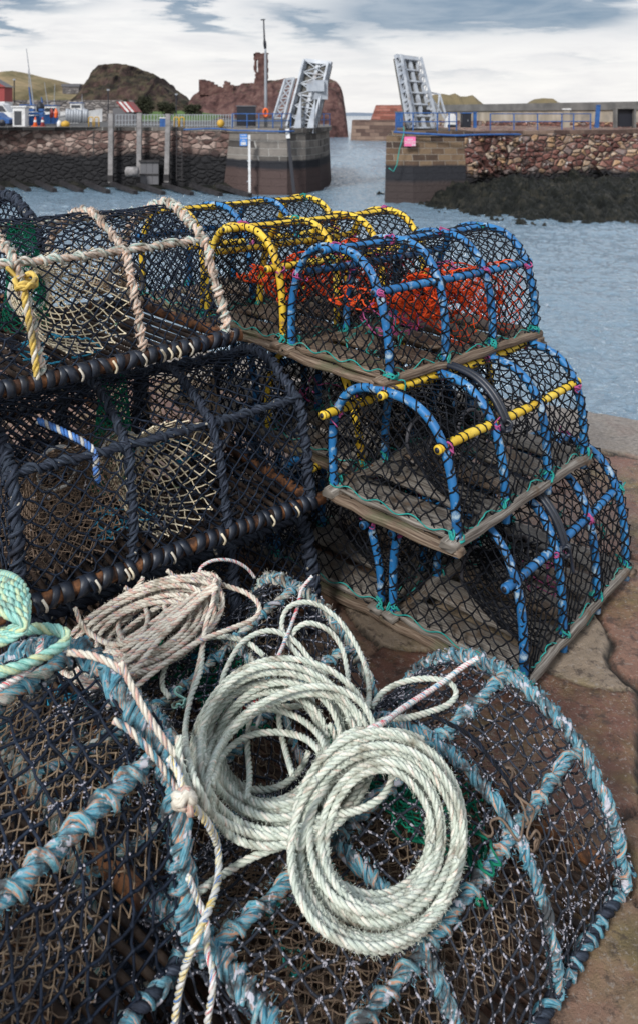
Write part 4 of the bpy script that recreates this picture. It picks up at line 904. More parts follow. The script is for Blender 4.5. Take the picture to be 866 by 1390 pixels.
# van
t = thing('parked_van', 'white van parked at the left edge in front of the red building', 'van', at(6, 172, 76), rz=.15)
vx, vy = t.location.x, 76
b_ = MB(); prof = [(-3.2, .35), (1.55, .35), (1.6, .75), (1.45, 1.05), (.75, 1.25), (.25, 1.95), (-.1, 2.1), (-3.2, 2.1)]
nn = len(prof); V = [(vx + x, vy - .9, ZL + z) for x, z in prof] + [(vx + x, vy + .9, ZL + z) for x, z in prof]
b_.quads(V, [(i, (i + 1) % nn, nn + (i + 1) % nn, nn + i) for i in range(nn)], None, 'white_paint'); b_.ngon(V[:nn][::-1], 'white_paint'); b_.ngon(V[nn:], 'white_paint'); part(b_, 'body', t)
b_ = MB(); b_.ngon([(vx + x, vy - .92, ZL + z) for x, z in ((.62, 1.28), (.22, 1.85), (-.6, 1.88), (-.6, 1.28))][::-1], 'glass_dark'); part(b_, 'window', t)
for wx in (-2.2, .85):
    b_ = MB(); b_.tube([(vx + wx, vy - .95, ZL + .33), (vx + wx, vy - .7, ZL + .33)], .33, 14, 'dark_paint'); part(b_, 'wheel', t)
t = thing('parked_car', 'dark blue car parked at the left edge in front of the white van', 'car', at(2, 174, 70), rz=.1)
vx, vy = t.location.x, 70
b_ = MB(); prof = [(-2.4, .25), (1.0, .25), (1.05, .6), (.4, .78), (-.1, 1.2), (-1.6, 1.25), (-2.4, .8)]; nn = len(prof)
V = [(vx + x, vy - .8, ZL + z) for x, z in prof] + [(vx + x, vy + .8, ZL + z) for x, z in prof]
b_.quads(V, [(i, (i + 1) % nn, nn + (i + 1) % nn, nn + i) for i in range(nn)], None, 'blue_paint'); b_.ngon(V[:nn][::-1], 'blue_paint'); b_.ngon(V[nn:], 'blue_paint'); part(b_, 'body', t)
b_ = MB(); b_.ngon([(vx + x, vy - .82, ZL + z) for x, z in ((.25, .8), (-.15, 1.13), (-1.5, 1.17), (-1.5, .8))][::-1], 'glass_dark'); part(b_, 'window', t)
for wx in (-1.7, .4):
    b_ = MB(); b_.tube([(vx + wx, vy - .85, ZL + .3), (vx + wx, vy - .6, ZL + .3)], .3, 12, 'dark_paint'); part(b_, 'wheel', t)
# red and white building
t = thing('red_building', 'red and white building at the left edge above the parked van', 'building', at(-10, 170, 92))
b_ = MB(); a = at(7, 0, 92)[0]; b_.box((a - 5, 93.2, 1.6), (10, 2.4, 2.6), 'white_paint'); part(b_, 'lower_wall', t)
b_ = MB(); b_.box((a - 5.02, 93.2, 3.75), (10, 2.4, 1.7), 'red_paint'); part(b_, 'upper_wall', t)
b_ = MB(); V = [(a + .2, 91.8, 4.6), (a + .2, 94.6, 4.6), (a - 10.3, 94.6, 4.6), (a - 10.3, 91.8, 4.6), (a - 3, 91.8, 6.4), (a - 3, 94.6, 6.4)]
b_.quads([V[0], V[1], V[5], V[4]], [(0, 1, 2, 3)], None, 'roof_grey'); b_.quads([V[3], V[4], V[5], V[2]], [(0, 1, 2, 3)], None, 'roof_grey'); b_.ngon([V[0], V[4], V[3]], 'red_paint'); part(b_, 'roof', t)
for k in range(2):
    b_ = MB(); b_.box((a - 1.2 - k * 2.4, 91.97, 3.7), (.8, .06, .9), 'glass_dark'); wq = part(b_, 'window', t); b_ = MB(); b_.box((a - 1.2 - k * 2.4, 91.94, 4.2), (1.0, .1, .12), 'white_paint'); sub(b_, 'lintel', wq, t)
# stacks of blue fish boxes
k = 0
for px, n in ((38, 5), (44.5, 5), (51, 4), (57.5, 5)):
    for j in range(n):
        Y = 70; x = (px - CX) / F * Y; z = ZL + .18 + j * .31
        o_ = MB(); o_.box((0, 0, -.10), (.40, .5, .05), 'blue_paint')
        for s in (-1, 1): o_.box((s * .19, 0, 0), (.03, .5, .22), 'blue_paint'); o_.box((0, s * .24, 0), (.352, .03, .22), 'blue_paint')
        ob = o_.build('fish_box', smooth=False); ob.location = (x, Y, z); k += 1
        tag(ob, 'blue plastic fish box in the stacks beside the white kiosk', 'fish box', 'fish boxes stacked beside the white kiosk')
for px, c_, lb in ((48.5, 'orange_paint', 'orange traffic cone in front of the stacked fish boxes'), (58.5, 'red_paint', 'red traffic cone with a white band right of the fish boxes')):
    Y = 67.8; x = (px - CX) / F * Y; t = thing('traffic_cone', lb, 'traffic cone', (x, Y, ZL), 'traffic cones on the left quay')
    b_ = MB(); b_.tube([(x, Y, ZL + .04), (x, Y, ZL + .45), (x, Y, ZL + .80)], [.2, .1, .04], 10, c_); cn = part(b_, 'cone', t, True)
    b_ = MB(); b_.tube([(x, Y, ZL + .38), (x, Y, ZL + .56)], [.135, .105], 10, 'white_paint', caps=False); sub(b_, 'band', cn, t, True); b_ = MB(); b_.box((x, Y, ZL + .02), (.5, .5, .04), c_); part(b_, 'base', t)
t = thing('yellow_float', 'yellow round float lying on the quay right of the traffic cones', 'float', at(89.5, 173, 68))
b_ = MB(); c0 = np.array(at(89.5, 173.5, 68)); b_.tube([c0, c0 + [0, 0, .08], c0 + [0, 0, .3], c0 + [0, 0, .52], c0 + [0, 0, .6]], [.1, .3, .38, .3, .08], 12, 'yellow_paint'); part(b_, 'float', t, True)
t = thing('white_float', 'small white float on the quay beside the yellow float', 'float', at(81, 173, 68))
b_ = MB(); c0 = np.array(at(81, 173.5, 68)); b_.tube([c0, c0 + [0, 0, .1], c0 + [0, 0, .45], c0 + [0, 0, .65]], [.1, .18, .2, .05], 12, 'white_paint'); part(b_, 'float', t, True)
# boats lying beyond the quay
def boat(px, Y, Lb, hullm, label, mast=None, cabin=True, hz=.9):
    x = (px - CX) / F * Y; t = thing('fishing_boat', label, 'boat', (x, Y, ZL), 'boats beyond the left quay')
    b_ = MB(); xs = np.linspace(-1, 1, 13); V = []
    for q in xs:
        w = (1 - max(0, q) ** 2.2) * .9 * (1 - .25 * max(0, -q)); zt_ = hz + .35 * max(0, q) ** 2
        V.append([(x + q * Lb / 2, Y - w, ZL + zt_), (x + q * Lb / 2, Y - w * .6, ZL + .1), (x + q * Lb / 2, Y + w * .6, ZL + .1), (x + q * Lb / 2, Y + w, ZL + zt_)])
    b_.grid(np.array(V), hullm); part(b_, 'hull', t)
    b_ = MB(); b_.grid(np.array([[v[0], v[3]] for v in V]) - np.array([0, 0, .12]), 'galvanised'); part(b_, 'deck', t)
    if cabin:
        b_ = MB(); b_.box((x - Lb * .12, Y, ZL + hz + .45), (Lb * .28, 1.1, 1.1), 'white_paint'); cb = part(b_, 'wheelhouse', t)
        b_ = MB(); b_.box((x - Lb * .12, Y - .57, ZL + hz + .6), (Lb * .22, .04, .36), 'glass_dark'); sub(b_, 'window', cb, t)
        b_ = MB(); b_.box((x - Lb * .12, Y, ZL + hz + 1.05), (Lb * .32, 1.3, .08), 'blue_paint'); part(b_, 'roof', t)
    if mast:
        for (mx, p0, p1, r) in mast:
            b_ = MB(); b_.tube([at(p0[0], p0[1], Y), at(p1[0], p1[1], Y)], [r, r * .5], 6, mx); part(b_, 'mast', t)
boat(48, 78, 4.6, 'blue_paint', 'blue hulled fishing boat with a tall leaning mast behind the fish boxes', [('galvanised', (47, 150), (36.5, 66), .07), ('blue_paint', (44, 150), (40, 118), .12), ('galvanised', (42, 150), (39, 95), .05)])
boat(78, 82, 4.4, 'white_paint', 'white fishing boat with blue masts behind the yellow float', [('galvanised', (67, 152), (61, 112), .05), ('blue_paint', (60, 158), (57, 132), .13), ('galvanised', (74, 152), (75, 114), .05)])
boat(112, 98, 5.0, 'white_paint', 'white boat with a wheelhouse behind the row of grey piles', [('galvanised', (112, 145), (112, 128), .05)], hz=1.4)
for k, px in enumerate((92, 95.5, 99, 103, 106.5, 110, 115, 118)):
    o_ = MB(); a = at(px, 166, 80); b = at(px + .3, 148 + (k % 3), 80); o_.tube([a, b], .2, 8, 'galvanised'); ob = o_.build('mooring_pile')
    tag(ob, 'grey round pile in the row in front of the white wheelhouse boat', 'pile', 'grey piles in front of the white boat')
for k, (px, c_, lb) in enumerate(((75.5, 'orange_paint', 'orange marker flag on a pole above the boats'), (69.5, 'red_paint', 'red marker flag on a pole left of the orange flag'))):
    t = thing('marker_flag', lb, 'flag', at(px, 168, 76)); b_ = MB(); b_.tube([at(px, 168, 76), at(px, 146, 76)], .03, 5, 'dark_paint'); part(b_, 'pole', t)
    b_ = MB(); c0 = at(px + .8, 153, 76); b_.tube([(c0[0], c0[1], c0[2] - .45), (c0[0] + .05, c0[1], c0[2]), (c0[0], c0[1], c0[2] + .4)], [.17, .2, .06], 6, c_); part(b_, 'flag', t)
t = thing('sack_pile', 'rounded black sack standing on the boats beside the leaning mast', 'sack', at(55.5, 152, 75))
b_ = MB(); c0 = np.array(at(55.5, 152, 75)); b_.tube([c0, c0 + [0, 0, .1], c0 + [0, 0, .6], c0 + [0, 0, .95]], [.2, .38, .38, .1], 10, 'dark_paint'); part(b_, 'body', t, True)
# sheds
t = thing('striped_shed', 'small grey shed with a red and white striped sloping roof', 'shed', at(166, 160, 100))
a = at(156, 158, 100); b_ = MB(); b_.box((a[0] + 1.1, 101.5, 1.2), (2.6, 3, 2.0), 'roof_grey'); part(b_, 'wall', t)
b_ = MB(); b2 = MB()
for k in range(5):
    o = np.array([.3 * k, 0, 0]); p = np.array(at(158, 138, 99.8)) + o; q = np.array(at(170, 152, 99.8)) + o
    (b_ if k % 2 == 0 else b2).quads([p, p + [.3, 0, 0], q + [.3, 0, 0], q, p + [0, 3, 0], p + [.3, 3, 0], q + [.3, 3, 0], q + [0, 3, 0]], [(0, 3, 2, 1), (4, 5, 6, 7), (0, 1, 5, 4), (3, 7, 6, 2), (0, 4, 7, 3), (1, 2, 6, 5)], None, 'red_paint' if k % 2 == 0 else 'white_paint')
part(b_, 'roof', t); part(b2, 'roof_stripes', t)
t = thing('stone_cottage', 'long low grey cottage on the skyline between the two hills', 'cottage', at(94, 126, 240))
c0 = at(94.5, 124, 240); b_ = MB(); b_.box((c0[0], 244, c0[2] + .4), (5.0, 5, 2.2), 'field_wall'); part(b_, 'wall', t)
b_ = MB(); b_.box((c0[0], 244, c0[2] + 1.9), (5.6, 5.4, .9), 'roof_grey'); part(b_, 'roof', t)
# lamp posts and poles
for k, (px, p0, p1, Y, lb) in enumerate(((147.5, 122, 160, 90, 'thin dark pole right of the striped shed end'), (240, 128, 158, 90, 'thin dark pole at the foot of the rocky mound'), (20, 108, 140, 95, 'thin pole on the grassy hill beside the red building'))):
    t = thing('utility_pole', lb, 'pole', at(px, p1, Y)); b_ = MB(); b_.tube([at(px, p1, Y), at(px, p0, Y)], .07, 6, 'dark_paint'); part(b_, 'pole', t); b_ = MB(); b_.box(at(px, p0, Y), (.3, .14, .16), 'galvanised'); part(b_, 'lamp', t)
# bushes at the foot of the mound
def bush(px, py, Y, wpx, hpx, label, seed):
    r_ = np.random.default_rng(seed); c0 = np.array(at(px, py, Y)); w = wpx / F * Y; h = hpx / F * Y
    t = thing('bush', label, 'bush', c0, 'dark bushes at the foot of the mound'); b_ = MB(); n = 1100
    cl = r_.uniform(-1, 1, (16, 3)) * np.array([.62, .5, .42]) + np.array([0, 0, .5]); cl = cl[np.linalg.norm(cl - [0, 0, .5], axis=1) < .75]
    P = cl[r_.integers(0, len(cl), n)] + r_.normal(size=(n, 3)) * .15
    P[:, 2] = np.abs(P[:, 2]); P = P * np.array([w * .5, w * .4, h]) + c0
    b_.blobs(P, r_.uniform(.09, .22, n), 'leaf_dark', r_, (1, 1, .35)); part(b_, 'foliage', t)
    b_ = MB()
    for k in range(4): q = c0 + np.array([(k - 1.5) * w * .16, 0, h * .6]); b_.tube([c0 + np.array([(k - 1.5) * w * .05, 0, -.1]), q], [.12, .04], 6, 'wood_wet')
    part(b_, 'trunk', t)
bush(176, 156, 112, 26, 17, 'low dark bush right of the striped shed', 1); bush(198, 155, 115, 34, 23, 'largest dark bush at the foot of the rocky mound', 2); bush(226, 156, 118, 30, 17, 'dark bush between the mound and the headland', 3); bush(262, 156, 118, 30, 12, 'low dark bush at the left foot of the headland', 4)

# ------------------------------------------------------------------ creels
class Arch:
    def __init__(s, W, Hh, n=2.5, z0=.0, lean=0.0, leg=0.0):
        if n == 'trap':      # upright sides leaning in, a marked shoulder, then a low crown
            q = np.array([(-.5, 0), (-.475, .28), (-.435, .56), (-.405, .70), (-.35, .79), (-.25, .87), (-.12, .97), (0, 1), (.12, .97), (.25, .87), (.35, .79), (.405, .70), (.435, .56), (.475, .28), (.5, 0)])
            q = dense(np.c_[q, np.zeros(len(q))], .01); s.y = q[:, 0] * W + lean * q[:, 1] ** 2; s.z = z0 + Hh * q[:, 1]
            d = np.concatenate([[0], np.cumsum(np.hypot(np.diff(s.y), np.diff(s.z)))]); s.L = d[-1]; s.d = d / d[-1]; s.W = W; s.H = Hh; return
        a = np.linspace(0, PI, 400); y = -W / 2 * np.sign(np.cos(a)) * np.abs(np.cos(a)) ** (2 / n); z = z0 + Hh * (np.sin(a)) ** (2 / n)
        y = y + lean * (z / Hh) ** 2
        s.y, s.z = y, z; d = np.concatenate([[0], np.cumsum(np.hypot(np.diff(y), np.diff(z)))]); s.L = d[-1]; s.d = d / d[-1]
        s.W = W; s.H = Hh
    def at(s, t, k=1.0):
        t = np.clip(t, 0, 1); return np.interp(t, s.d, s.y) * k, np.interp(t, s.d, s.z) * (1 + (k - 1) * .6)
    def hz(s, y): return np.interp(y, s.y, s.z)
CREELS = []
def creel(label, group, corner, ang, L, W, Hh, seed, kind='tube', hoops=None, hoop_m=('tube_blue',) * 4, rails=(), netm='net_black', pitch=.0215, cord=.0021,
          base='wood', warp=.008, lean=0.0, n=2.8, funnels=(), extras=None, ropem=('rope_blue', 'rope_blue_orange', 'rope_blue'), RR=.015, lace=True, board='wood_grey', detail=True, rect=False, inner=None, endnets=(0, 1), nets=True, zb=.03, crust=0):
    rg = np.random.default_rng(seed); d = np.array([math.cos(ang), math.sin(ang)]); nn_ = np.array([-d[1], d[0]])
    c0 = np.array(corner[:2]) + d * L / 2 + nn_ * W / 2
    root = tag(empty('lobster_creel', (c0[0], c0[1], corner[2]), ang), label, 'lobster creel', group)
    wf = wob(seed, warp, 5.0); A = Arch(W, Hh - zb, n, zb, lean)
    CREELS.append(dict(c=c0, ang=ang, L=L, W=W, z=corner[2], A=A))
    bd = lambda mb, name: mb.build(name, root, warp=wf)
    hx = np.linspace(-L / 2 + .012, L / 2 - .012, hoops or len(hoop_m))
    tl = rg.uniform(-.012, .012, (len(hx), 2)); tl[0] *= .4; tl[-1] *= .4
    # ---- base
    if base == 'wood':
        hw, ht = .044, .025
        for s in (-1, 1):
            mb = MB(); mb.plank((-L / 2 - .02, s * (W / 2 - .006), .015), (L / 2 + .02, s * (W / 2 - .006), .015), hw, ht, board, rg, seg=14, rag=1.6); bd(mb, 'base_runner')
        nb = 5
        for k in range(nb):
            x = -L / 2 + .05 + (L - .10) * k / (nb - 1); mb = MB()
            mb.plank((x, -W / 2 + .026, .022 + rg.uniform(-.002, .002)), (x, W / 2 - .026, .022), .105, .018, board, rg, seg=8, rag=1.3); bd(mb, 'base_board')
        for s in (-1, 1):
            mb = MB(); mb.plank((s * (L / 2 + .0), -W / 2 - .02, -.0), (s * (L / 2 + .0), W / 2 + .02, -.0), .040, .021, 'wood_brown', rg, seg=8, rag=1.8); bd(mb, 'end_runner')
        if detail:
            for s in (-1, 1):      # nail heads where the boards meet the runners
                mb = MB(); mb.blobs([(-L / 2 + .05 + (L - .10) * k / (nb - 1) + dx, s * (W / 2 - .006), .0285) for k in range(nb) for dx in (-.03, .03)], .0032, 'rusty_bar', rg, (1, 1, .5)); o_ = bd(mb, 'nail_heads'); o_['kind'] = 'stuff'
            mb = MB(); mb.plank((-.06, -W / 2 + .05, .040), (-.06, W / 2 - .05, .040), .05, .016, 'wood_brown', rg, rag=1.6); bd(mb, 'cross_batten')
    else:
        br = .0165
        for s in (-1, 1):
            mb = MB(); RP_ = resamp(np.array([(-L / 2 - .03, s * W / 2, .012), (L / 2 + .03, s * W / 2, .012)]), .03)
            if base == 'rope':
                rope(mb, RP_, .012, ('rope_black', ropem[0], 'rope_black_crusted'), pitch=.06, n=7, per=12, lump=.3, rng=rg); spiral(mb, RP_, .012, .04, .004, ropem[0], 6, rg, 2, per=11); bd(mb, 'base_rail'); continue
            mb.tube(RP_, br, 10, 'rusty_bar'); r0 = bd(mb, 'base_rail')
            mb = MB(); x = -L / 2 - .01
            while x < L / 2 + .02:         # rubber strip wound round the bar: separate turns, some touching
                wd = rg.uniform(.016, .027); tt = rg.uniform(-.010, .012); k = 3
                P = np.array([(x - wd / 2 + tt * q, s * W / 2, .012) for q in (0, .5)]); 
                ring = []
                a_ = np.linspace(0, 2 * PI, 15)
                for a1 in a_[:-1]: ring.append([(x - wd / 2 + tt * math.sin(a1), s * W / 2 + (br + .004) * math.cos(a1) * 1.08, .012 + (br + .004) * math.sin(a1) * 1.08), (x + wd / 2 + tt * math.sin(a1), s * W / 2 + (br + .0045) * math.cos(a1), .012 + (br + .0045) * math.sin(a1))])
                ring.append(ring[0]); mb.grid(np.array(ring), 'rubber')
                x += rg.uniform(.024, .036)
            o_ = mb.build('rubber_wrapping', r0, warp=wf); md = o_.modifiers.new('thick', 'SOLIDIFY'); md.thickness = .003
        for s in (-1, 1):
            mb = MB(); mb.tube(resamp(np.array([(s * L / 2, -W / 2 - .01, .012), (s * L / 2, W / 2 + .01, .012)]), .03), br, 8, 'rusty_bar'); bd(mb, 'end_rail')
        mb = MB(); x = -L / 2 + .03
        while x < L / 2 - .02:
            mb.tube(resamp(np.array([(x, -W / 2, .006), (x + rg.uniform(-.004, .004), 0, .004 + rg.uniform(-.003, .003)), (x, W / 2, .006)]), .08), .0065, 6, 'slat_dark'); x += .027
        bd(mb, 'slatted_base')
    # ---- hoops
    T = np.linspace(0, 1, 46)
    for i, x in enumerate(hx):
        y, z = A.at(T); P = np.stack([x + tl[i, 0] * z / Hh * 2, y, z - (zb - .004) * (1 - np.sin(T * PI) ** .3)], 1)
        mb = MB()
        if kind == 'tube':
            if base == 'wood': P = np.concatenate([[P[0] - [0, 0, .022]], P, [P[-1] - [0, 0, .022]]])
            mb.tube(dense(P, .012), .0118, 12, hoop_m[i])
            if lace: spiral(mb, P, .0132, .043 + rg.uniform(-.005, .008), .0021, netm, 5, rg, 1.6, per=9)
        elif kind == 'rope':
            rr = RR * (1.15 if i in (0, len(hx) - 1) else .92)
            fuzz(mb, dense(P, .01), rr * 1.15, int(480 if ropem is not blk else 150), .008, ropem[0], rg)
            rope(mb, dense(P, .01), rr * .8, ropem, pitch=.07, n=7, per=12, lump=.25, rng=rg)
            spiral(mb, P, rr * .90, .046, rr * .36, ropem[i % len(ropem)], 6, rg, 1.6, per=11); spiral(mb, P, rr * .95, .039, rr * .26, ropem[(i + 1) % len(ropem)], 6, rg, 2.2, per=11, ph0=2.2)
            if crust:
                q = P[rg.integers(0, len(P), crust)] + norm(rg.normal(size=(crust, 3))) * rr * 1.25; mb.blobs(q, rg.uniform(.0008, .0026, crust), 'crust', rg, (1.5, .8, .7))
        bd(mb, 'hoop')
    # ---- rails along the length
    for (t, m_, o0, o1) in rails:
        y, z = A.at(t, 1.0); dz = .003 if kind == 'tube' else 0.0
        ny_, nz_ = (y / (W / 2)) , (z - zb) / Hh
        mb = MB(); P = np.array([(-L / 2 - o0, y, z), (-L / 6, y, z - .003), (L / 6, y, z - .004), (L / 2 + o1, y, z)]) + np.array([0, 0, 0])
        P[:, 1] -= np.sign(y) * abs(ny_) * dz * .7; P[:, 2] -= nz_ * dz
        if kind == 'tube':
            P = dense(P, .015); mb.tube(P, .0112, 12, m_)
            # tube end lips; dark plugs paint in the shade of the hollow
            for e, o_ in ((0, 1), (-1, -2)):
                ax = norm(P[e] - P[o_]); mb.tube([P[e] + ax * .0006, P[e] + ax * .006], [.0117, .0112], 12, m_); mb.tube([P[e] + ax * .0042, P[e] + ax * .0088], [.0072, .0068], 10, 'dark_paint')
            if lace: spiral(mb, P, .0128, .037, .0022, netm, 5, rg, .9, per=9)
        else:
            P = dense(P, .01); fuzz(mb, P, RR * 1.15, 380, .008, m_[0], rg); rope(mb, P, RR * .75, m_, pitch=.07, n=7, per=12, lump=.2, rng=rg); spiral(mb, P, RR * .95, .052, RR * .33, m_[1], 6, rg, 1.5, per=11)
        bd(mb, 'rail')
    # ---- netting
    if nets:
        def S(s, t):
            tt = t / A.L; y, z = A.at(tt, 1.065 if kind == 'tube' else 1.01); x = s - L / 2
            q = np.abs(np.sin((x + L / 2 - .012) / (hx[1] - hx[0]) * PI)); sg_ = (.012 if kind == 'tube' else .006) * q
            c = np.clip(1 - 2 * sg_ / W * 1.2, 0, 1); return np.stack([x * 1.01, y * c, (z - zb) * (1 - sg_ / Hh) + zb - .006], -1)
        mb = MB(); K = net(mb, S, L, A.L, pitch, pitch * (.9 if not rect else 1), cord, netm, rg, jit=.20, sag=.005, rect=rect)
        if crust:
            m_ = vnoise(K[:, 0] + K[:, 2], K[:, 1] * 1.3 + K[:, 2], 9, seed, 3) + rg.normal(size=len(K)) * .06 > .04; q = np.repeat(K[m_], 4, 0); q = q + rg.normal(size=q.shape) * .0036; mb.blobs(q, rg.uniform(.0006, .0019, len(q)), 'crust', rg, (1.6, .7, .6))
            idx = np.flatnonzero(m_)[::7]; q = np.repeat(K[idx], 18, 0); q = q + rg.normal(size=q.shape) * np.array([.008, .008, .003]); mb.blobs(q, rg.uniform(.0007, .0020, len(q)), 'crust', rg, (1.6, .7, .6))
        bd(mb, 'netting')
        for e in endnets:
            mb = MB(); xx = [hx[0] - .008, hx[-1] + .008, hx[1]][e]
            bul = rg.uniform(.004, .012) * (1 if e else -1)
            def S2(s, t):
                y = (s - W / 2) * .99; top = A.hz(y) ; z = np.minimum(t + .012, top)
                return np.stack([xx - bul * np.sin(np.clip(s / W, 0, 1) * PI) * np.sin(np.clip(z / Hh, 0, 1) * PI) + tl[0, 0] * z, y, z], -1)
            net(mb, S2, W, Hh, pitch, pitch, cord, netm, rg, jit=.22, sag=.005, keep=lambda x, y, z, s, t: t < A.hz((s - W / 2) * .99) + pitch * .9)
            bd(mb, 'end_netting')
    # ---- inner sloping parlour net
    if inner:
        for (x0, x1, hh0, hh1, m_, pt) in inner:
            mb = MB()
            def S3(s, t):
                f = s / (x1 - x0); y = (t / W - .5) * W * .9; hgt = hh0 + (hh1 - hh0) * f
                return np.stack([x0 + s + 0 * y, y, .03 + hgt * np.clip(A.hz(y) - .03, 0, 1) * (1 - .25 * np.sin(f * PI)) + .008 * np.sin(9 * y + 14 * s)], -1)
            net(mb, S3, x1 - x0, W, pt, pt, .0012, m_, rg, jit=.25, sag=.004, kn=1.9); bd(mb, 'inner_netting')
    # ---- entrance funnels
    for (i0, side, m_, pt, ring_m) in funnels:
        xc = (hx[i0] + hx[i0 + 1]) / 2; hw = (hx[i0 + 1] - hx[i0]) / 2 - .012; tc_ = .17 if side < 0 else .83
        rx = xc + rg.uniform(.03, .06) * (1 if i0 == 0 else -.6)
        def S4(s, t):
            a = s * 2 * PI; f = t; cx = np.cos(a); sy = np.sin(a); q = np.maximum(np.abs(cx), np.abs(sy))
            tt = tc_ + .135 * sy / (.35 * q + .65); y, z = A.at(tt, .97); bx = xc + hw * cx / (.35 * q + .65)
            ry = -side * .03; rz = .15; r_ = .052
            g_ = f ** .8; w = 1 - g_
            bxs = bx * w + (rx + r_ * cx) * g_; ys = y * w + (ry) * g_; zs = z * w + (rz + r_ * sy) * g_
            return np.stack([bxs, ys, zs - .02 * np.sin(f * PI)], -1)
        mb = MB(); nsz = int(.62 / pt / 2) * 2; rgx = rg
        net(mb, S4, 1.0, 1.0, 1.0 / nsz, 1.0 / max(4, int(.17 / pt)), .0018, m_, rg, jit=.12, sag=.002, kn=1.7, closed=True); f_ = bd(mb, 'entrance_funnel')
        a_ = np.linspace(0, 2 * PI, 22, endpoint=False); mb = MB(); mb.tube(np.stack([rx + .054 * np.cos(a_), np.full(22, -side * .03), .15 + .054 * np.sin(a_)], 1), .0055, 7, ring_m, closed=True); mb.build('entrance_ring', f_, warp=wf)
    if extras: extras(root, wf, A, hx, rg, L, W, Hh)
    return root

def twine(root, wf, rg, pts, m_, R0=.014, r=.0022, name='twine_lashing', turns=3):
    for p in pts:
        mb = MB(); knot(mb, p, R0, m_, rg, r, turns); mb.build(name, root, warp=wf)
def blue_extras(pink=True, strap=False, teal=True, red=False, seed=0):
    def f(root, wf, A, hx, rg, L, W, Hh):
        if pink:
            for i, x in enumerate(hx):
                for t in (.24, .5, .76):
                    if rg.random() < .75:
                        y, z = A.at(t); twine(root, wf, rg, [(x, y, z)], 'twine_pink' if rg.random() < .8 else 'rope_teal', .0145, .0021, turns=4)
        if teal:
            for i, x in enumerate(hx):
                for t in (0.0, 1.0):
                    y, z = A.at(t); mb = MB()
                    knot(mb, (x + rg.uniform(-.01, .01), y, .030), .016, 'rope_teal', rg, .0024, 4)
                    mb.build('foot_lashing', root, warp=wf)
            for s in (-1, 1):
                mb = MB(); x = np.linspace(-L / 2, L / 2, 60); P = np.stack([x, s * (W / 2 + .004) + rg.uniform(-.004, .004, 60), .034 + .010 * np.sin(x * 55) + rg.uniform(-.003, .003, 60)], 1); mb.tube(dense(P, .01), .0017, 5, 'rope_teal'); mb.build('base_lacing', root, warp=wf)
            mb = MB(); y = np.linspace(-W / 2, W / 2, 34); P = np.stack([np.full(34, -L / 2 - .006), y, .036 + .008 * np.sin(y * 60)], 1); mb.tube(dense(P, .01), .0017, 5, 'rope_teal')
            mb.build('base_lacing', root, warp=wf)
        if strap:
            xs = hx[1] + .02
            for dx in (-.0, .017):
                mb = MB(); T = np.linspace(.23, .53, 30); y, z = A.at(T, 1.075); P = np.stack([xs + dx + 0 * y, y, z + .004], 1); mb.tube(dense(P, .008), .0075, 8, 'rubber'); mb.build('door_strap', root, warp=wf)
            mb = MB(); y, z = A.at(.225, 1.08); knot(mb, (xs, y, z), .014, 'rubber', rg, .005, 2); mb.build('strap_hook', root, warp=wf)
        if red:
            for k in range(13):
                mb = MB(); c = (rg.uniform(-L * .36, L * .30), rg.uniform(-.14, .06), rg.uniform(.11, .23)); scribble(mb, c, (.09, .06, .045), 2.0, .0028, 'twine_red', rg); mb.build('red_netting', root, warp=wf)
            for k in range(4):
                mb = MB(); scribble(mb, (-L / 2 + .06 + k * .03, rg.uniform(-.10, .10), .19 - .01 * k), (.05, .06, .028), 1.3, .0027, 'twine_red', rg); mb.build('red_netting', root, warp=wf)
            for i in range(2):
                mb = MB(); x0 = (hx[1 + i] + hx[2 + i]) / 2
                def S5(s, t):
                    a = s * 2 * PI; w = 1 - t; return np.stack([x0 + (.085 * w + .04 * t) * np.cos(a), -W / 2 * .9 * w + .02 * t, .15 + (.11 * w + .045 * t) * np.sin(a)], -1)
                net(mb, S5, 1, 1, 1 / 30, 1 / 12, .0014, 'twine_red', rg, jit=.2, closed=True); mb.build('red_funnel', root, warp=wf)
        # loose clutter of dark net and line inside
        for k in range(5):
            mb = MB(); scribble(mb, (rg.uniform(-L * .35, L * .35), rg.uniform(-W * .3, W * .3), rg.uniform(.06, .2)), (.10, .07, .06), 1.2, .002, rg.choice(['net_black', 'rope_teal', 'twine_pink', 'net_black']), rg)
            mb.build('loose_line', root, warp=wf)
    return f

def corner_ang(pf, pr, Z):
    a = on(*pf, Z); b = on(*pr, Z); return (a[0], a[1], Z), math.atan2(b[1] - a[1], b[0] - a[0])
G1 = 'blue and yellow framed creels stacked at the quay edge'
B_, Y_ = 'tube_blue', 'tube_yellow'
LW = dict(L=.68, W=.40)
c3, a3 = corner_ang((707, 937), (847, 780), .026)
c2, a2 = corner_ang((616, 747), (798, 622), .405)
c1, a1 = corner_ang((524, 526), (727, 460), .730)
fun = ((1, 1, 'net_black', .014, 'plastic_grey'), (0, -1, 'net_black', .014, 'plastic_grey'))

creel('blue framed creel with blue rails, bottom of the right stack, on the quay stones', G1, c3, a3, Hh=.372, seed=31, rails=((.25, B_, .03, .01), (.5, B_, .04, .01), (.75, B_, .02, .01)), extras=blue_extras(strap=True), funnels=fun, **LW)
creel('blue hooped creel with yellow rails and a black strap, middle of the right stack', G1, c2, a2, Hh=.318, seed=32, rails=((.25, Y_, .012, .01), (.5, Y_, .018, .01), (.75, Y_, .05, .01)), extras=blue_extras(strap=True), funnels=fun, **LW)
creel('blue framed creel holding red netting, on top of the front right stack', G1, c1, a1, Hh=.335, seed=33, rails=((.25, B_, .0, .01), (.5, B_, .03, .01), (.75, B_, -.05, .01)), extras=blue_extras(red=True), board='wood_brown', funnels=((1, 1, 'net_black', .014, 'plastic_grey'),), **LW)
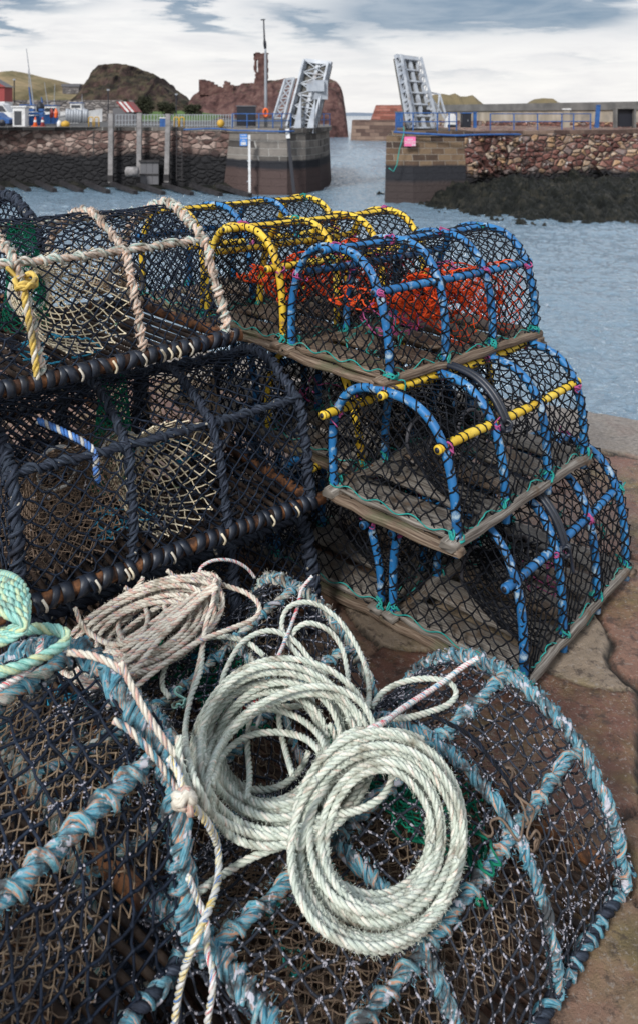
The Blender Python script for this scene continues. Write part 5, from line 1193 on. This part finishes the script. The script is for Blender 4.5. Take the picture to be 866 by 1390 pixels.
# second column, behind and to the left
def left_of(c, ang, W, gap, dz=0.0, du=0.0): return (c[0] - math.sin(ang) * (W + gap) + math.cos(ang) * du, c[1] + math.cos(ang) * (W + gap) + math.sin(ang) * du, c[2] + dz)
cF = left_of(c3, a3, .40, .04); cE = left_of(c2, a2, .40, .015, 0, .13); cB = left_of(c1, a1, .40, .04, 0, .0)
creel('dark lower creel with blue legs on the quay, left of the bottom blue creel', G1, cF, a3 + .03, Hh=.372, seed=34, rails=((.25, B_, .02, .01), (.5, Y_, .04, .01), (.75, B_, .02, .01)), extras=blue_extras(), funnels=fun, **LW)
creel('creel with a yellow front hoop in the gap between black and blue stacks', G1, cE, a2 - .02, Hh=.318, seed=35, hoop_m=(Y_, B_, B_, Y_), rails=((.25, B_, .02, .01), (.5, Y_, .04, .01), (.75, B_, .02, .01)), extras=blue_extras(), **LW)
creel('yellow framed creel behind and left of the topmost blue creel', G1, cB, a1 + .02, Hh=.350, seed=36, hoop_m=(Y_, Y_, Y_, Y_), rails=((.25, Y_, .03, .01), (.5, Y_, .06, .02), (.75, Y_, .02, .01)), extras=blue_extras(red=True), board='wood_brown', **LW)
# third column
cI = left_of(cF, a3, .40, .05); cG = left_of(cE, a2, .40, .05); cC = left_of(cB, a1, .40, .04, 0, .0)
creel('creel with a yellow ridge bar and blue hoops, furthest back of the top row', G1, cC, a1 + .04, Hh=.365, seed=37, hoop_m=(Y_, B_, B_, Y_), rails=((.25, Y_, .03, .01), (.5, Y_, .06, .02), (.75, B_, .02, .01)), extras=blue_extras(), board='wood_brown', **LW)
creel('dim creel under the furthest back creel of the top row', G1, cG, a2, Hh=.318, seed=38, hoop_m=(B_, B_, B_, B_), rails=((.5, B_, .04, .01),), **LW)
creel('lowest dim creel at the back, behind the black creels', G1, cI, a3, Hh=.372, seed=39, hoop_m=(B_, B_, B_, B_), rails=((.5, B_, .04, .01),), **LW)

# ---- black creels on the left
G2 = 'black netted creels stacked on the left'
def corner_left(p_right, p_left, Z, L, dx=0.0):
    b = on(*p_right, Z); a = on(*p_left, Z); ang = math.atan2(b[1] - a[1], b[0] - a[0]); return (b[0] - math.cos(ang) * (L + dx), b[1] - math.sin(ang) * (L + dx), Z), ang
def black_extras(green=True, blue_tie=False, yellow=False):
    def f(root, wf, A, hx, rg, L, W, Hh):
        if yellow:
            T = np.linspace(.01, .22, 30); y, z = A.at(T); P = np.stack([hx[1] - .006 + 0 * y, y - .006, z], 1)
            mb = MB(); rope(mb, dense(P + np.array([-.012, -.008, 0]), .008), .0085, ['rope_yellow', 'rope_yellow', 'rope_tan'], pitch=.05); mb.build('yellow_rope', root, warp=wf)
            mb = MB(); knot(mb, (hx[1] - .01, y[-1] - .012, z[-1]), .020, 'rope_yellow', rg, .0055, 4); mb.build('yellow_knot', root, warp=wf)
        if green:       # hanging green bait net
            mb = MB(); x0 = (hx[1] + hx[2]) / 2 - .05
            def S(s, t): a = s * 2 * PI; r_ = .040 + .034 * t; return np.stack([x0 + .02 + r_ * np.cos(a) * .8, .07 + r_ * np.sin(a), A.H - .01 - t * (A.H - .06)], -1)
            net(mb, S, 1, 1, 1 / 30, 1 / 34, .0013, 'twine_green', rg, jit=.2, closed=True, kn=1.5); mb.build('bait_bag', root, warp=wf)
        for k in range(6): mb = MB(); scribble(mb, (rg.uniform(-L * .4, L * .4), rg.uniform(-W * .35, W * .35), rg.uniform(.03, .10)), (.12, .08, .03), 1.3, .0025, rg.choice(['net_navy', 'twine_cyan', 'net_navy', 'rope_black']), rg); mb.build('loose_line', root, warp=wf)
        # cords tying the netting to the base bar
        for k in range(14):
            mb = MB(); x = rg.uniform(-L / 2, L / 2); P = np.array([(x, -W / 2 - .018, .028), (x + .008, -W / 2 - .024, .012), (x + .012, -W / 2 - .008, -.006), (x + .02, -W / 2 + .01, .02)]) * np.array([1, 1.015, 1]); mb.tube(dense(P, .006), .0028, 5, rg.choice(['rope_tan', 'net_cream', 'net_navy'])); mb.build('cord_tie', root, warp=wf)
        if blue_tie:
            mb = MB(); y, z = A.at(.30, 1.06); x = hx[1] - .07
            P = np.array([(x - .10, y + .07, z + .045), (x - .05, y + .02, z + .02), (x, y - .012, z - .02), (x + .005, y - .02, z - .07), (x + .012, y - .012, z - .10)]); rope(mb, dense(P, .006), .0085, ['rope_royal', 'rope_white', 'rope_royal'], pitch=.03)
            mb.build('blue_tie', root, warp=wf)
    return f
blk = ('rope_black', 'rope_black_crusted', 'rope_black')
wht = ('rope_white_orange', 'rope_white_teal', 'rope_white_orange')
cLL, aLL = corner_left((430, 684), (40, 830), .37, .80, .01)
cUL, aUL = corner_left((314, 463), (20, 533), .82, .80, .0)
ev = {'board': 'wood_grey'}
creel('black creel at the bottom of the left stack, in the dark under the others', G2, (cLL[0] + .03, cLL[1] + .03, .015), aLL + .03, .80, .56, .35, 41, kind='rope', hoops=4, ropem=blk, rails=((.27, blk, 0, 0), (.73, blk, 0, 0)), netm='net_navy', base='bar', n='trap', RR=.017, extras=black_extras(False))
creel('black roped creel with a cream entrance net and blue tie, under the orange roped creel', G2, cLL, aLL, .80, .56, .36, 42, kind='rope', hoops=4, ropem=blk, rails=((.27, blk, 0, 0), (.60, blk, 0, 0)), netm='net_navy', pitch=.0245, cord=.0024, base='bar', n='trap', RR=.0130, warp=.012, funnels=((1, -1, 'net_cream', .0125, 'rope_white'), (0, -1, 'net_brown', .012, 'rope_white'), (2, 1, 'net_tan', .013, 'plastic_grey')), inner=((-.38, -.05, .15, .62, 'net_brown', .013),), extras=black_extras(True, True), zb=.012)
creel('black netted creel edged with white and orange rope, on top of the left stack', G2, cUL, aUL, .80, .56, .355, 43, kind='rope', hoops=4, ropem=wht, rails=((.27, wht, 0, 0), (.62, wht, 0, 0)), netm='net_navy', pitch=.023, cord=.0023, base='bar', n='trap', RR=.0130, warp=.012, funnels=((1, -1, 'net_cream', .0125, 'rope_white'), (2, 1, 'net_tan', .013, 'plastic_grey')), extras=black_extras(True, False, True), zb=.012)
cUB = left_of(cUL, aUL, .56, .02, -.02, -.25)
creel('dark creel behind the white and orange roped creel, only its netted top showing', G2, cUB, aUL + .02, .80, .56, .37, 44, kind='rope', hoops=4, ropem=blk, rails=((.27, blk, 0, 0),), netm='net_navy', base='bar', n='trap', RR=.015)
cUB2 = left_of(cLL, aLL, .56, .03, 0, -.2)
creel('dark creel hidden behind the black roped creel of the left stack', G2, cUB2, aLL, .80, .56, .40, 45, kind='rope', hoops=4, ropem=blk, netm='net_navy', base='bar', n='trap', RR=.015)
creel('lowest dark creel at the back of the left stack', G2, (cUB2[0], cUB2[1], .015), aLL, .80, .56, .35, 46, kind='rope', hoops=4, ropem=blk, netm='net_navy', base='bar', n='trap', RR=.015)

# ---- weathered creels in the foreground, lying in front
G3 = 'weathered rope framed creels in the foreground'
aR = R(45.5); dR = np.array([math.cos(aR), math.sin(aR)]); nR = np.array([-dR[1], dR[0]])
bo = ('rope_blue', 'rope_blue_orange', 'rope_blue')
bt = ('rope_white_teal', 'rope_blue', 'rope_blue_orange')
FRc = np.array([.568, 1.475]) - dR * .78
FCc = np.array([.175, 1.76]) - dR * .78
def fg_extras(green=True, n=5):
    def f(root, wf, A, hx, rg, L, W, Hh):
        mb = MB()
        if green:
            x0 = hx[2] - .13
            def S(s, t): return np.stack([x0 + s * .15, -.12 + t * .30, A.hz(-.12 + t * .30) - .035 - .03 * np.sin(s * PI)], -1)
            net(mb, S, 1, 1, 1 / 16, 1 / 34, .0016, 'twine_green', rg, jit=.3, kn=1.6)
            for k in range(6): scribble(mb, (x0 + .05 + .03 * (k % 2), -.18 + .07 * k, .215), (.05, .06, .03), 1.1, .0024, 'twine_green', rg)
            mb.build('bait_bag', root, warp=wf)
        for k in range(n): mb = MB(); scribble(mb, (rg.uniform(-L * .4, L * .4), rg.uniform(-W * .35, W * .35), rg.uniform(.05, .22)), (.10, .08, .05), 1.6, .0024, rg.choice(['net_brown', 'twine_cyan', 'net_fouled', 'rope_teal']), rg); mb.build('loose_line', root, warp=wf)
    return f
creel('fouled creel with blue and orange rope hoops, front right on the quay stones', G3, (FRc[0], FRc[1], .0), aR, .78, .54, .27, 51, kind='rope', hoops=4, ropem=bo, rails=((.27, bo, 0, 0), (.5, bo, 0, 0)), netm='net_fouled', pitch=.031, cord=.0022, base='rope', n=2.25, RR=.0128, warp=.018, rect=True, crust=240,
      inner=((-.36, .34, .85, .55, 'net_brown', .0115), (-.30, .1, .35, .8, 'net_tan', .012)), extras=fg_extras(), lean=-.03)
creel('weathered creel with white and blue roped hoops under the tan rope coil', G3, (FCc[0], FCc[1], .0), aR, .78, .48, .275, 52, kind='rope', hoops=4, ropem=bt, rails=((.27, bt, 0, 0), (.5, bt, 0, 0)), netm='net_fouled', pitch=.0225, cord=.0020, base='rope', n=2.35, RR=.0115, warp=.018, crust=110,
      inner=((-.36, .30, .6, .8, 'net_tan', .0125),), extras=fg_extras())
aL = R(52); dL = np.array([math.cos(aL), math.sin(aL)])
FLc = np.array([-.182, 1.166]) - dL * .74
creel('creel with thick blue and orange rope edges at the bottom left corner, nearest the camera', G3, (FLc[0], FLc[1], .205), aL, .74, .52, .345, 53, kind='rope', hoops=3, ropem=bo, rails=((.27, bo, 0, 0), (.5, bt, 0, 0)), netm='net_navy', pitch=.035, cord=.0024, base='rope', n='trap', RR=.0160, warp=.012, rect=True, crust=60,
      inner=((-.30, .32, .3, .8, 'net_tan', .0105), (-.34, .25, .5, .2, 'net_brown', .012)), extras=fg_extras(False, 9))
creel('low dark creel squashed beneath the bottom left creel', G3, (FLc[0] - .02, FLc[1] - .02, .0), aL, .76, .46, .195, 54, kind='rope', hoops=4, ropem=blk, rails=((.27, blk, 0, 0),), netm='net_fouled', pitch=.026, base='rope', n=3, RR=.009)

# ------------------------------------------------------------------ ropes lying over the creels
def surf(x, y):
    best = 0.0
    for c in CREELS:
        dx, dy = x - c['c'][0], y - c['c'][1]; ca, sa = math.cos(c['ang']), math.sin(c['ang'])
        u = dx * ca + dy * sa; v = -dx * sa + dy * ca
        if abs(u) < c['L'] / 2 + .02 and abs(v) < c['W'] / 2 + .02:
            h = c['z'] + max(float(c['A'].hz(v)), .21); best = max(best, h)
    return best
def drape(P, off=.02, smooth=9, passes=3, y0=.6, y1=2.6):
    """P: pixels; returns points lying on top of whatever creel is there"""
    P = np.asarray(P, float); out = []
    for px, py, *o in P:
        Y = y0; ex = o[0] if o else 0.0
        while Y < y1:
            Z = H - (py - HY) / F * Y
            if Z <= surf((px - CX) / F * Y, Y) + off + ex: break
            Y += .006
        out.append(Y)
    Ys = np.array(out)
    for _ in range(passes):
        pad = np.pad(Ys, smooth // 2, mode='edge'); Ys = np.convolve(pad, np.ones(smooth) / smooth, 'valid')
    hit = np.array(out); Ys = np.minimum(Ys, hit + .002)
    if len(Ys) > 5: Ys = np.convolve(np.pad(Ys, 2, mode='edge'), np.ones(5) / 5, 'valid')
    return np.array([at(p[0], p[1], y) for p, y in zip(P, Ys)])
def pxline(pts, step=5): return dense(np.array([(p[0], p[1], p[2] if len(p) > 2 else 0.0) for p in pts], float), step)
def coil(mb, cx, cy, rx, ry, rot, turns, inner, Rr, mats, seed, layers=2, off=.02, wig=.05, arc0=0.0, drift=(0, 0), squash=None, Z0=None, thick=.02, y0=.6):
    """a flaked-down coil, its turns spiralling between two radii and piling up in layers"""
    r_ = np.random.default_rng(seed); n = int(turns * 40); a = np.linspace(0, 2 * PI * turns, n) + arc0
    q = (a - arc0) / (2 * PI); per = turns / layers
    tri = np.abs(((q / per) % 2) - 1); rad = inner + (1 - inner) * (1 - tri)
    k = int(turns * 5) + 3; ctl = np.linspace(0, turns, k)
    w1 = np.interp(q, ctl, r_.uniform(-1, 1, k)); w2 = np.interp(q, ctl, r_.uniform(-1, 1, k)); w3 = np.interp(q, ctl, r_.uniform(-1, 1, k))
    g_ = np.ones(9) / 9; w1, w2, w3 = [np.convolve(np.pad(w, 4, mode='edge'), g_, 'valid') for w in (w1, w2, w3)]
    rad = rad * (1 + wig * w1)
    ox = cx + drift[0] * (q / turns - .5) + 5 * w2; oy = cy + drift[1] * (q / turns - .5) + 5 * w3
    x = rad * rx * np.cos(a); y = rad * ry * np.sin(a); c, s = math.cos(rot), math.sin(rot)
    px = ox + x * c - y * s; py = oy + x * s + y * c
    ex = (q / turns) * thick + .006 * w2 + .004
    P = drape(np.stack([px, py, ex], 1), off, 17, 3, y0)
    if mb is not None: rope(mb, dense(P, .01), Rr, mats, pitch=Rr * 6.4, n=7, per=9); fuzz(mb, dense(P, .02), Rr, int(turns * 420), .006, mats[0], r_)
    return P, np.stack([px, py], 1)
def laid(name, label, cat, pts, Rr, mats, off=.02, group=None, pitch=None, parent=None, smooth=9, lump=0.0, k=3, passes=3, y0=.6):
    mb = MB(); P = drape(pxline(pts), off, smooth, passes, y0); rope(mb, dense(P, .008), Rr, mats, pitch=pitch or Rr * 6.4, n=7, per=9, k=k, lump=lump, rng=np.random.default_rng(abs(int(pts[0][0]))))
    o = mb.build(name, parent); 
    if parent is None: tag(o, label, cat, group)
    return o
pale = ['rope_pale_green', 'rope_pale_green', 'rope_pale_fleck']
tan = ['rope_tan', 'rope_tan', 'rope_tan_fleck']
ZM = 450 / 866.0
def z4(pts): return [(200 + p[0] * ZM, 760 + p[1] * ZM, *(p[2:] if len(p) > 2 else ())) for p in pts]
def z2(pts): return [(p[0] * .5, 740 + p[1] * .5, *(p[2:] if len(p) > 2 else ())) for p in pts]

# the middle coil
RP = .0058
mb = MB()
coil(mb, 377, 1018, 127, 124, -.5, 10.6, .60, RP, pale, 61, layers=3, off=.020, wig=.10, thick=.045)
coil(mb, 368, 1012, 90, 96, .3, 3.2, .60, RP, pale, 62, layers=1, off=.010, wig=.20, thick=.03, drift=(10, 10))
coil(mb, 392, 1040, 128, 96, -.65, 3.3, .86, RP, pale, 65, layers=1, off=.035, wig=.05, thick=.03, drift=(8, 10))
o = mb.build('rope_coil'); tag(o, 'large pale green rope coil in the middle, tied with a red and blue knot', 'rope coil', 'pale green rope coils')
for pts, nm in ((z4([(480, 640, .06), (466, 590, .06), (470, 520, .07), (510, 462, .08), (570, 445, .08), (622, 480, .075), (640, 550, .07), (618, 612, .065), (560, 650, .06), (500, 662, .06), (462, 640, .05), (440, 590, .05)]), 'l'),
                (z4([(445, 300, .03), (375, 225, .03), (352, 170, .03), (372, 122, .03), (430, 112, .04), (492, 150, .04), (540, 215, .04), (572, 290, .04), (578, 360, .04), (560, 430, .045)]), 'l'),
                (z4([(372, 220, .02), (385, 185, .03), (420, 165, .035), (470, 182, .035), (505, 225, .03), (520, 280, .03), (528, 345, .04)]), 'l'),
                (z4([(190, 345, .03), (205, 290, .03), (250, 215, .03), (320, 185, .03), (385, 212, .03), (425, 260, .03), (470, 300, .04)]), 'l'),
                (z4([(60, 360, .0), (40, 325, .0), (55, 268, .0), (110, 220, .01), (190, 200, .015), (260, 215, .02), (305, 250, .03)]), 'l'),
                (z4([(185, 60, .03), (180, 120, .03), (150, 200, .03), (140, 290, .03), (112, 370, .03), (100, 470, .035), (120, 560, .04), (160, 650, .04)]), 'l'),
                (z4([(270, 400, .06), (262, 480, .05), (268, 560, .05), (262, 625, .05)]), 'l'), (z4([(350, 350, .06), (345, 420, .06), (362, 500, .05), (380, 560, .05)]), 'l'),
                (z4([(240, 352, .06), (300, 372, .07), (372, 384, .07), (438, 372, .06)]), 'l'), (z4([(430, 360, .05), (435, 410, .05), (470, 460, .06)]), 'l'),
                (z4([(150, 545, .04), (175, 470, .06), (235, 415, .07), (310, 390, .07), (390, 410, .07), (450, 460, .07), (470, 520, .07)]), 'l'),
                (z4([(170, 580, .04), (200, 510, .06), (260, 462, .07), (340, 450, .07), (410, 465, .07), (450, 500, .07)]), 'l'),
                (z4([(130, 872, .0), (180, 835, .0), (250, 790, .0), (310, 762, .01), (365, 740, .02), (400, 700, .04)]), 'l')):
    laid('rope_loop', None, None, pts, RP, pale, off=.012, parent=o)
mb = MB(); P = drape(np.array([(344, 949, .1)]), .01, 1, 0)[0]
r_ = np.random.default_rng(5)
for m_ in ('rope_red', 'rope_royal', 'rope_white', 'rope_teal', 'rope_white'): knot(mb, P + r_.normal(size=3) * .006, .014, m_, r_, .0035, 3)
for dx, dy, m_ in ((-22, 6, 'rope_red'), (-24, 0, 'rope_royal'), (20, 8, 'rope_teal'), (22, 3, 'rope_white')):
    Q = drape(np.array([(344 + dx * f, 949 + dy * f, .1) for f in np.linspace(0, 1, 6)]), .008, 1, 0); mb.tube(dense(Q, .005), .0035, 6, m_)
k_ = mb.build('binding_knot', o)
# the right coil
mb = MB()
coil(mb, 518, 1138, 122, 154, .12, 9.8, .56, RP, pale, 71, layers=2.5, off=.020, wig=.11, thick=.045)
coil(mb, 512, 1150, 116, 140, .15, 2.6, .90, RP, pale, 72, layers=1, off=.035, wig=.035, thick=.03)
coil(mb, 506, 1126, 88, 104, -.2, 2.2, .9, RP, pale, 73, layers=1, off=.015, wig=.08, thick=.03)
o2 = mb.build('rope_coil'); tag(o2, 'pale green rope coil at the front right, lying on the fouled creel', 'rope coil', 'pale green rope coils')
for pts in (z4([(470, 620, .06), (462, 560, .08), (475, 520, .09), (520, 470, .10), (590, 452, .10), (660, 450, .08), (720, 470, .06)]),
            z4([(385, 700, .05), (400, 760, .04), (420, 680, .06), (450, 620, .07), (500, 560, .08), (560, 520, .08), (620, 520, .07)]),
            z4([(585, 385, .03), (615, 345, .03), (670, 318, .02), (735, 310, .02), (790, 322, .02), (806, 350, .02), (785, 378, .02), (735, 398, .03), (680, 412, .04), (630, 416, .06), (590, 430, .07)])):
    laid('rope_loop', None, None, pts, RP, pale, off=.012, parent=o2)
# the tan coil on the left
RT = .0056
mb = MB(); r_ = np.random.default_rng(81)
coil(mb, 196, 856, 120, 56, -.42, 8.4, .50, RT, tan, 82, layers=2, off=.020, wig=.10, thick=.05, y0=1.45)
coil(mb, 205, 838, 108, 30, -.55, 6.4, .30, RT, tan, 83, layers=2, off=.035, wig=.12, thick=.05, drift=(14, 8), y0=1.45)
for k in range(8):
    f = k / 7; x0, y0 = 176 + 36 * f * .6 - 78, 905 + 30 * f; x1, y1 = 288 + 8 * f, 782 + 16 * f
    pts = [(x0 - 6, y0 - 4 + r_.uniform(-5, 5), .04), (x0 + 50 + r_.uniform(-6, 6), y0 - 22 + r_.uniform(-5, 5), .06), ((x0 + x1) / 2 + 10, (y0 + y1) / 2 + r_.uniform(-4, 4) + 4, .075), (x1 - 30, y1 + 24 + r_.uniform(-4, 4), .085), (x1, y1 + r_.uniform(-3, 3), .09)]
    P = drape(pxline(pts), .012, 9, 3, 1.45); rope(mb, dense(P, .008), RT, tan, pitch=RT * 6.4, n=7, per=9)
o3 = mb.build('rope_coil'); tag(o3, 'flattened tan rope coil with reddish flecks below the rubber wrapped bar', 'rope coil')
for pts in (z2([(590, 92, .09), (560, 125, .09), (575, 85, .10), (545, 75, .10), (600, 105, .08), (670, 130, .06), (705, 165, .05), (690, 200, .05), (620, 230, .05), (540, 262, .05), (450, 320, .05), (350, 400, .03), (290, 440, .02)]),
            z2([(205, 170, .05), (230, 225, .06), (300, 268, .07), (370, 255, .08), (402, 205, .08), (385, 150, .08), (340, 115, .07)]),
            z2([(455, 68, .06), (485, 100, .07), (488, 150, .07), (440, 190, .08)]), z2([(385, 105, .07), (430, 140, .08), (450, 185, .08), (400, 240, .08), (330, 290, .07)]),
            z2([(390, 88, .05), (350, 150, .07), (322, 215, .07), (335, 262, .07)]),
            z2([(585, 90, .09), (580, 150, .09), (560, 215, .06), (548, 290, .03), (530, 370, .02), (512, 430, .03)])):
    laid('rope_loop', None, None, pts, RT, tan, off=.012, parent=o3, y0=1.4)
laid('rope_end', None, None, z2([(185, 290, .03), (250, 300, .05), (300, 320, .06), (335, 345, .06)]), RT, tan, parent=o3)
# single ropes
laid('rope_line', 'long tan rope running down from the tan coil to a stopper knot', 'rope', z2([(330, 318, .07), (350, 365, .06), (395, 450, .04), (440, 520, .04), (490, 590, .05)]) + [(240, 1042, .04), (252, 1062, .03), (262, 1088, .02)], RT, tan, off=.014)
laid('rope_line', 'blue yellow and white braided line hanging left of the middle coil', 'rope', [(230, 1028, .05), (244, 1052, .05), (252, 1082, .04), (268, 1100, .03), (285, 1122, .03), (296, 1150, .03), (297, 1190, .03), (288, 1225, .03), (272, 1262, .03), (256, 1300, .03), (244, 1345, .03), (236, 1400, .03)], .0058, ['rope_braid_yellow', 'rope_white', 'rope_braid_yellow'], off=.02)
mb = MB(); P = drape(np.array([(250, 1084, .05)]), .02, 1, 0)[0]; knot(mb, P, .012, 'rope_tan', np.random.default_rng(2), .006, 3); knot(mb, P, .009, 'rope_tan_fleck', np.random.default_rng(3), .006, 2)
tag(mb.build('rope_knot'), 'tan stopper knot joining the tan rope to the blue and yellow line', 'knot')
laid('rope_line', 'tan rope along the bottom left creel edge behind the braided line', 'rope', z2([(310, 475, .03), (350, 500, .03), (395, 545, .03), (440, 600, .03)]) + [(232, 1060, .02), (246, 1080, .02)], .0052, ['rope_tan', 'rope_tan_fleck', 'rope_blue'], off=.015)
laid('rope_line', 'blue and white line at the bottom, right of the yellow braided line', 'rope', [(256, 1190, .0), (268, 1220, .0), (281, 1250, .0), (282, 1290, .0), (290, 1330, .0), (280, 1400, 0)], .0050, ['rope_braid_yellow', 'rope_white', 'rope_braid'], off=.015)
rb_ = ['rope_braid', 'rope_braid', 'rope_braid']
laid('braided_cord', 'red white and blue braided cord lying across the pale coil towards the right', 'cord', [(648, 893, .04), (628, 905, .04), (600, 926, .04), (570, 946, .05), (545, 962, .06), (520, 981, .10), (500, 990, .11)], .0052, rb_, off=.012, pitch=.022)
laid('braided_cord', 'red white and blue braided cord standing at the top of the middle coil', 'cord', [(424, 782, .03), (410, 800, .03), (404, 825, .03), (395, 850, .03), (385, 875, .05), (376, 895, .08)], .0042, rb_, off=.012, pitch=.020)
laid('braided_cord', 'red white and blue braided cord looping round the end of the tan coil', 'cord', z2([(545, 90, .10), (545, 62, .10), (580, 42, .09), (630, 42, .07), (670, 62, .05), (692, 88, .03)]), .0042, rb_, off=.012, pitch=.020)
mb = MB(); P = drape(np.array([(243, 948, .02)]), .012, 1, 0)[0]; r_ = np.random.default_rng(9)
scribble(mb, P, (.016, .016, .020), .9, .0022, 'rope_turquoise', r_); tag(mb.build('frayed_rope_end'), 'frayed turquoise rope end beside the middle coil', 'rope end')
# turquoise ropes at the left edge
tq = ['rope_turquoise', 'rope_turquoise', 'rope_green_yellow']
mb = MB()
for k in range(7):
    pts = [(-42, 790 + 9 * k, .10), (-12, 778 + 8 * k, .12), (18, 784 + 9 * k, .12), (36, 806 + 7 * k, .11), (34, 836 + 3 * k, .10), (8, 858 + 2 * k, .09), (-40, 868 + 2 * k, .08)]
    P = drape(pxline(pts), .02, 9, 3); rope(mb, dense(P, .008), .0068, tq, pitch=.045, n=7, per=9)
tag(mb.build('rope_coil'), 'bundle of turquoise rope at the left edge beside the rubber wrapped bar', 'rope coil')
laid('thick_rope', 'thick pale turquoise rope looping over the back of the bottom left creel', 'rope', [(-60, 920, .04), (0, 912, .05), (40, 900, .05), (72, 884, .05), (92, 868, .05), (84, 857, .05), (55, 853, .06), (20, 857, .06), (-30, 862, .06)], .0088, tq, off=.02, pitch=.05)
laid('braided_cord', 'pink and teal braided cord at the left edge under the thick turquoise rope', 'cord', [(-20, 945, .04), (8, 930, .04), (36, 912, .04), (52, 890, .05), (56, 868, .07)], .0055, rb_, off=.012, pitch=.022)
laid('black_cord', 'thin black cord running from the right coil over the fouled creel', 'cord', [(560, 958, .03), (600, 978, .02), (640, 1000, .01), (665, 1030, .01), (690, 1062, .01), (700, 1090, .0)], .004, ['net_black', 'net_black', 'net_navy'], off=.012)
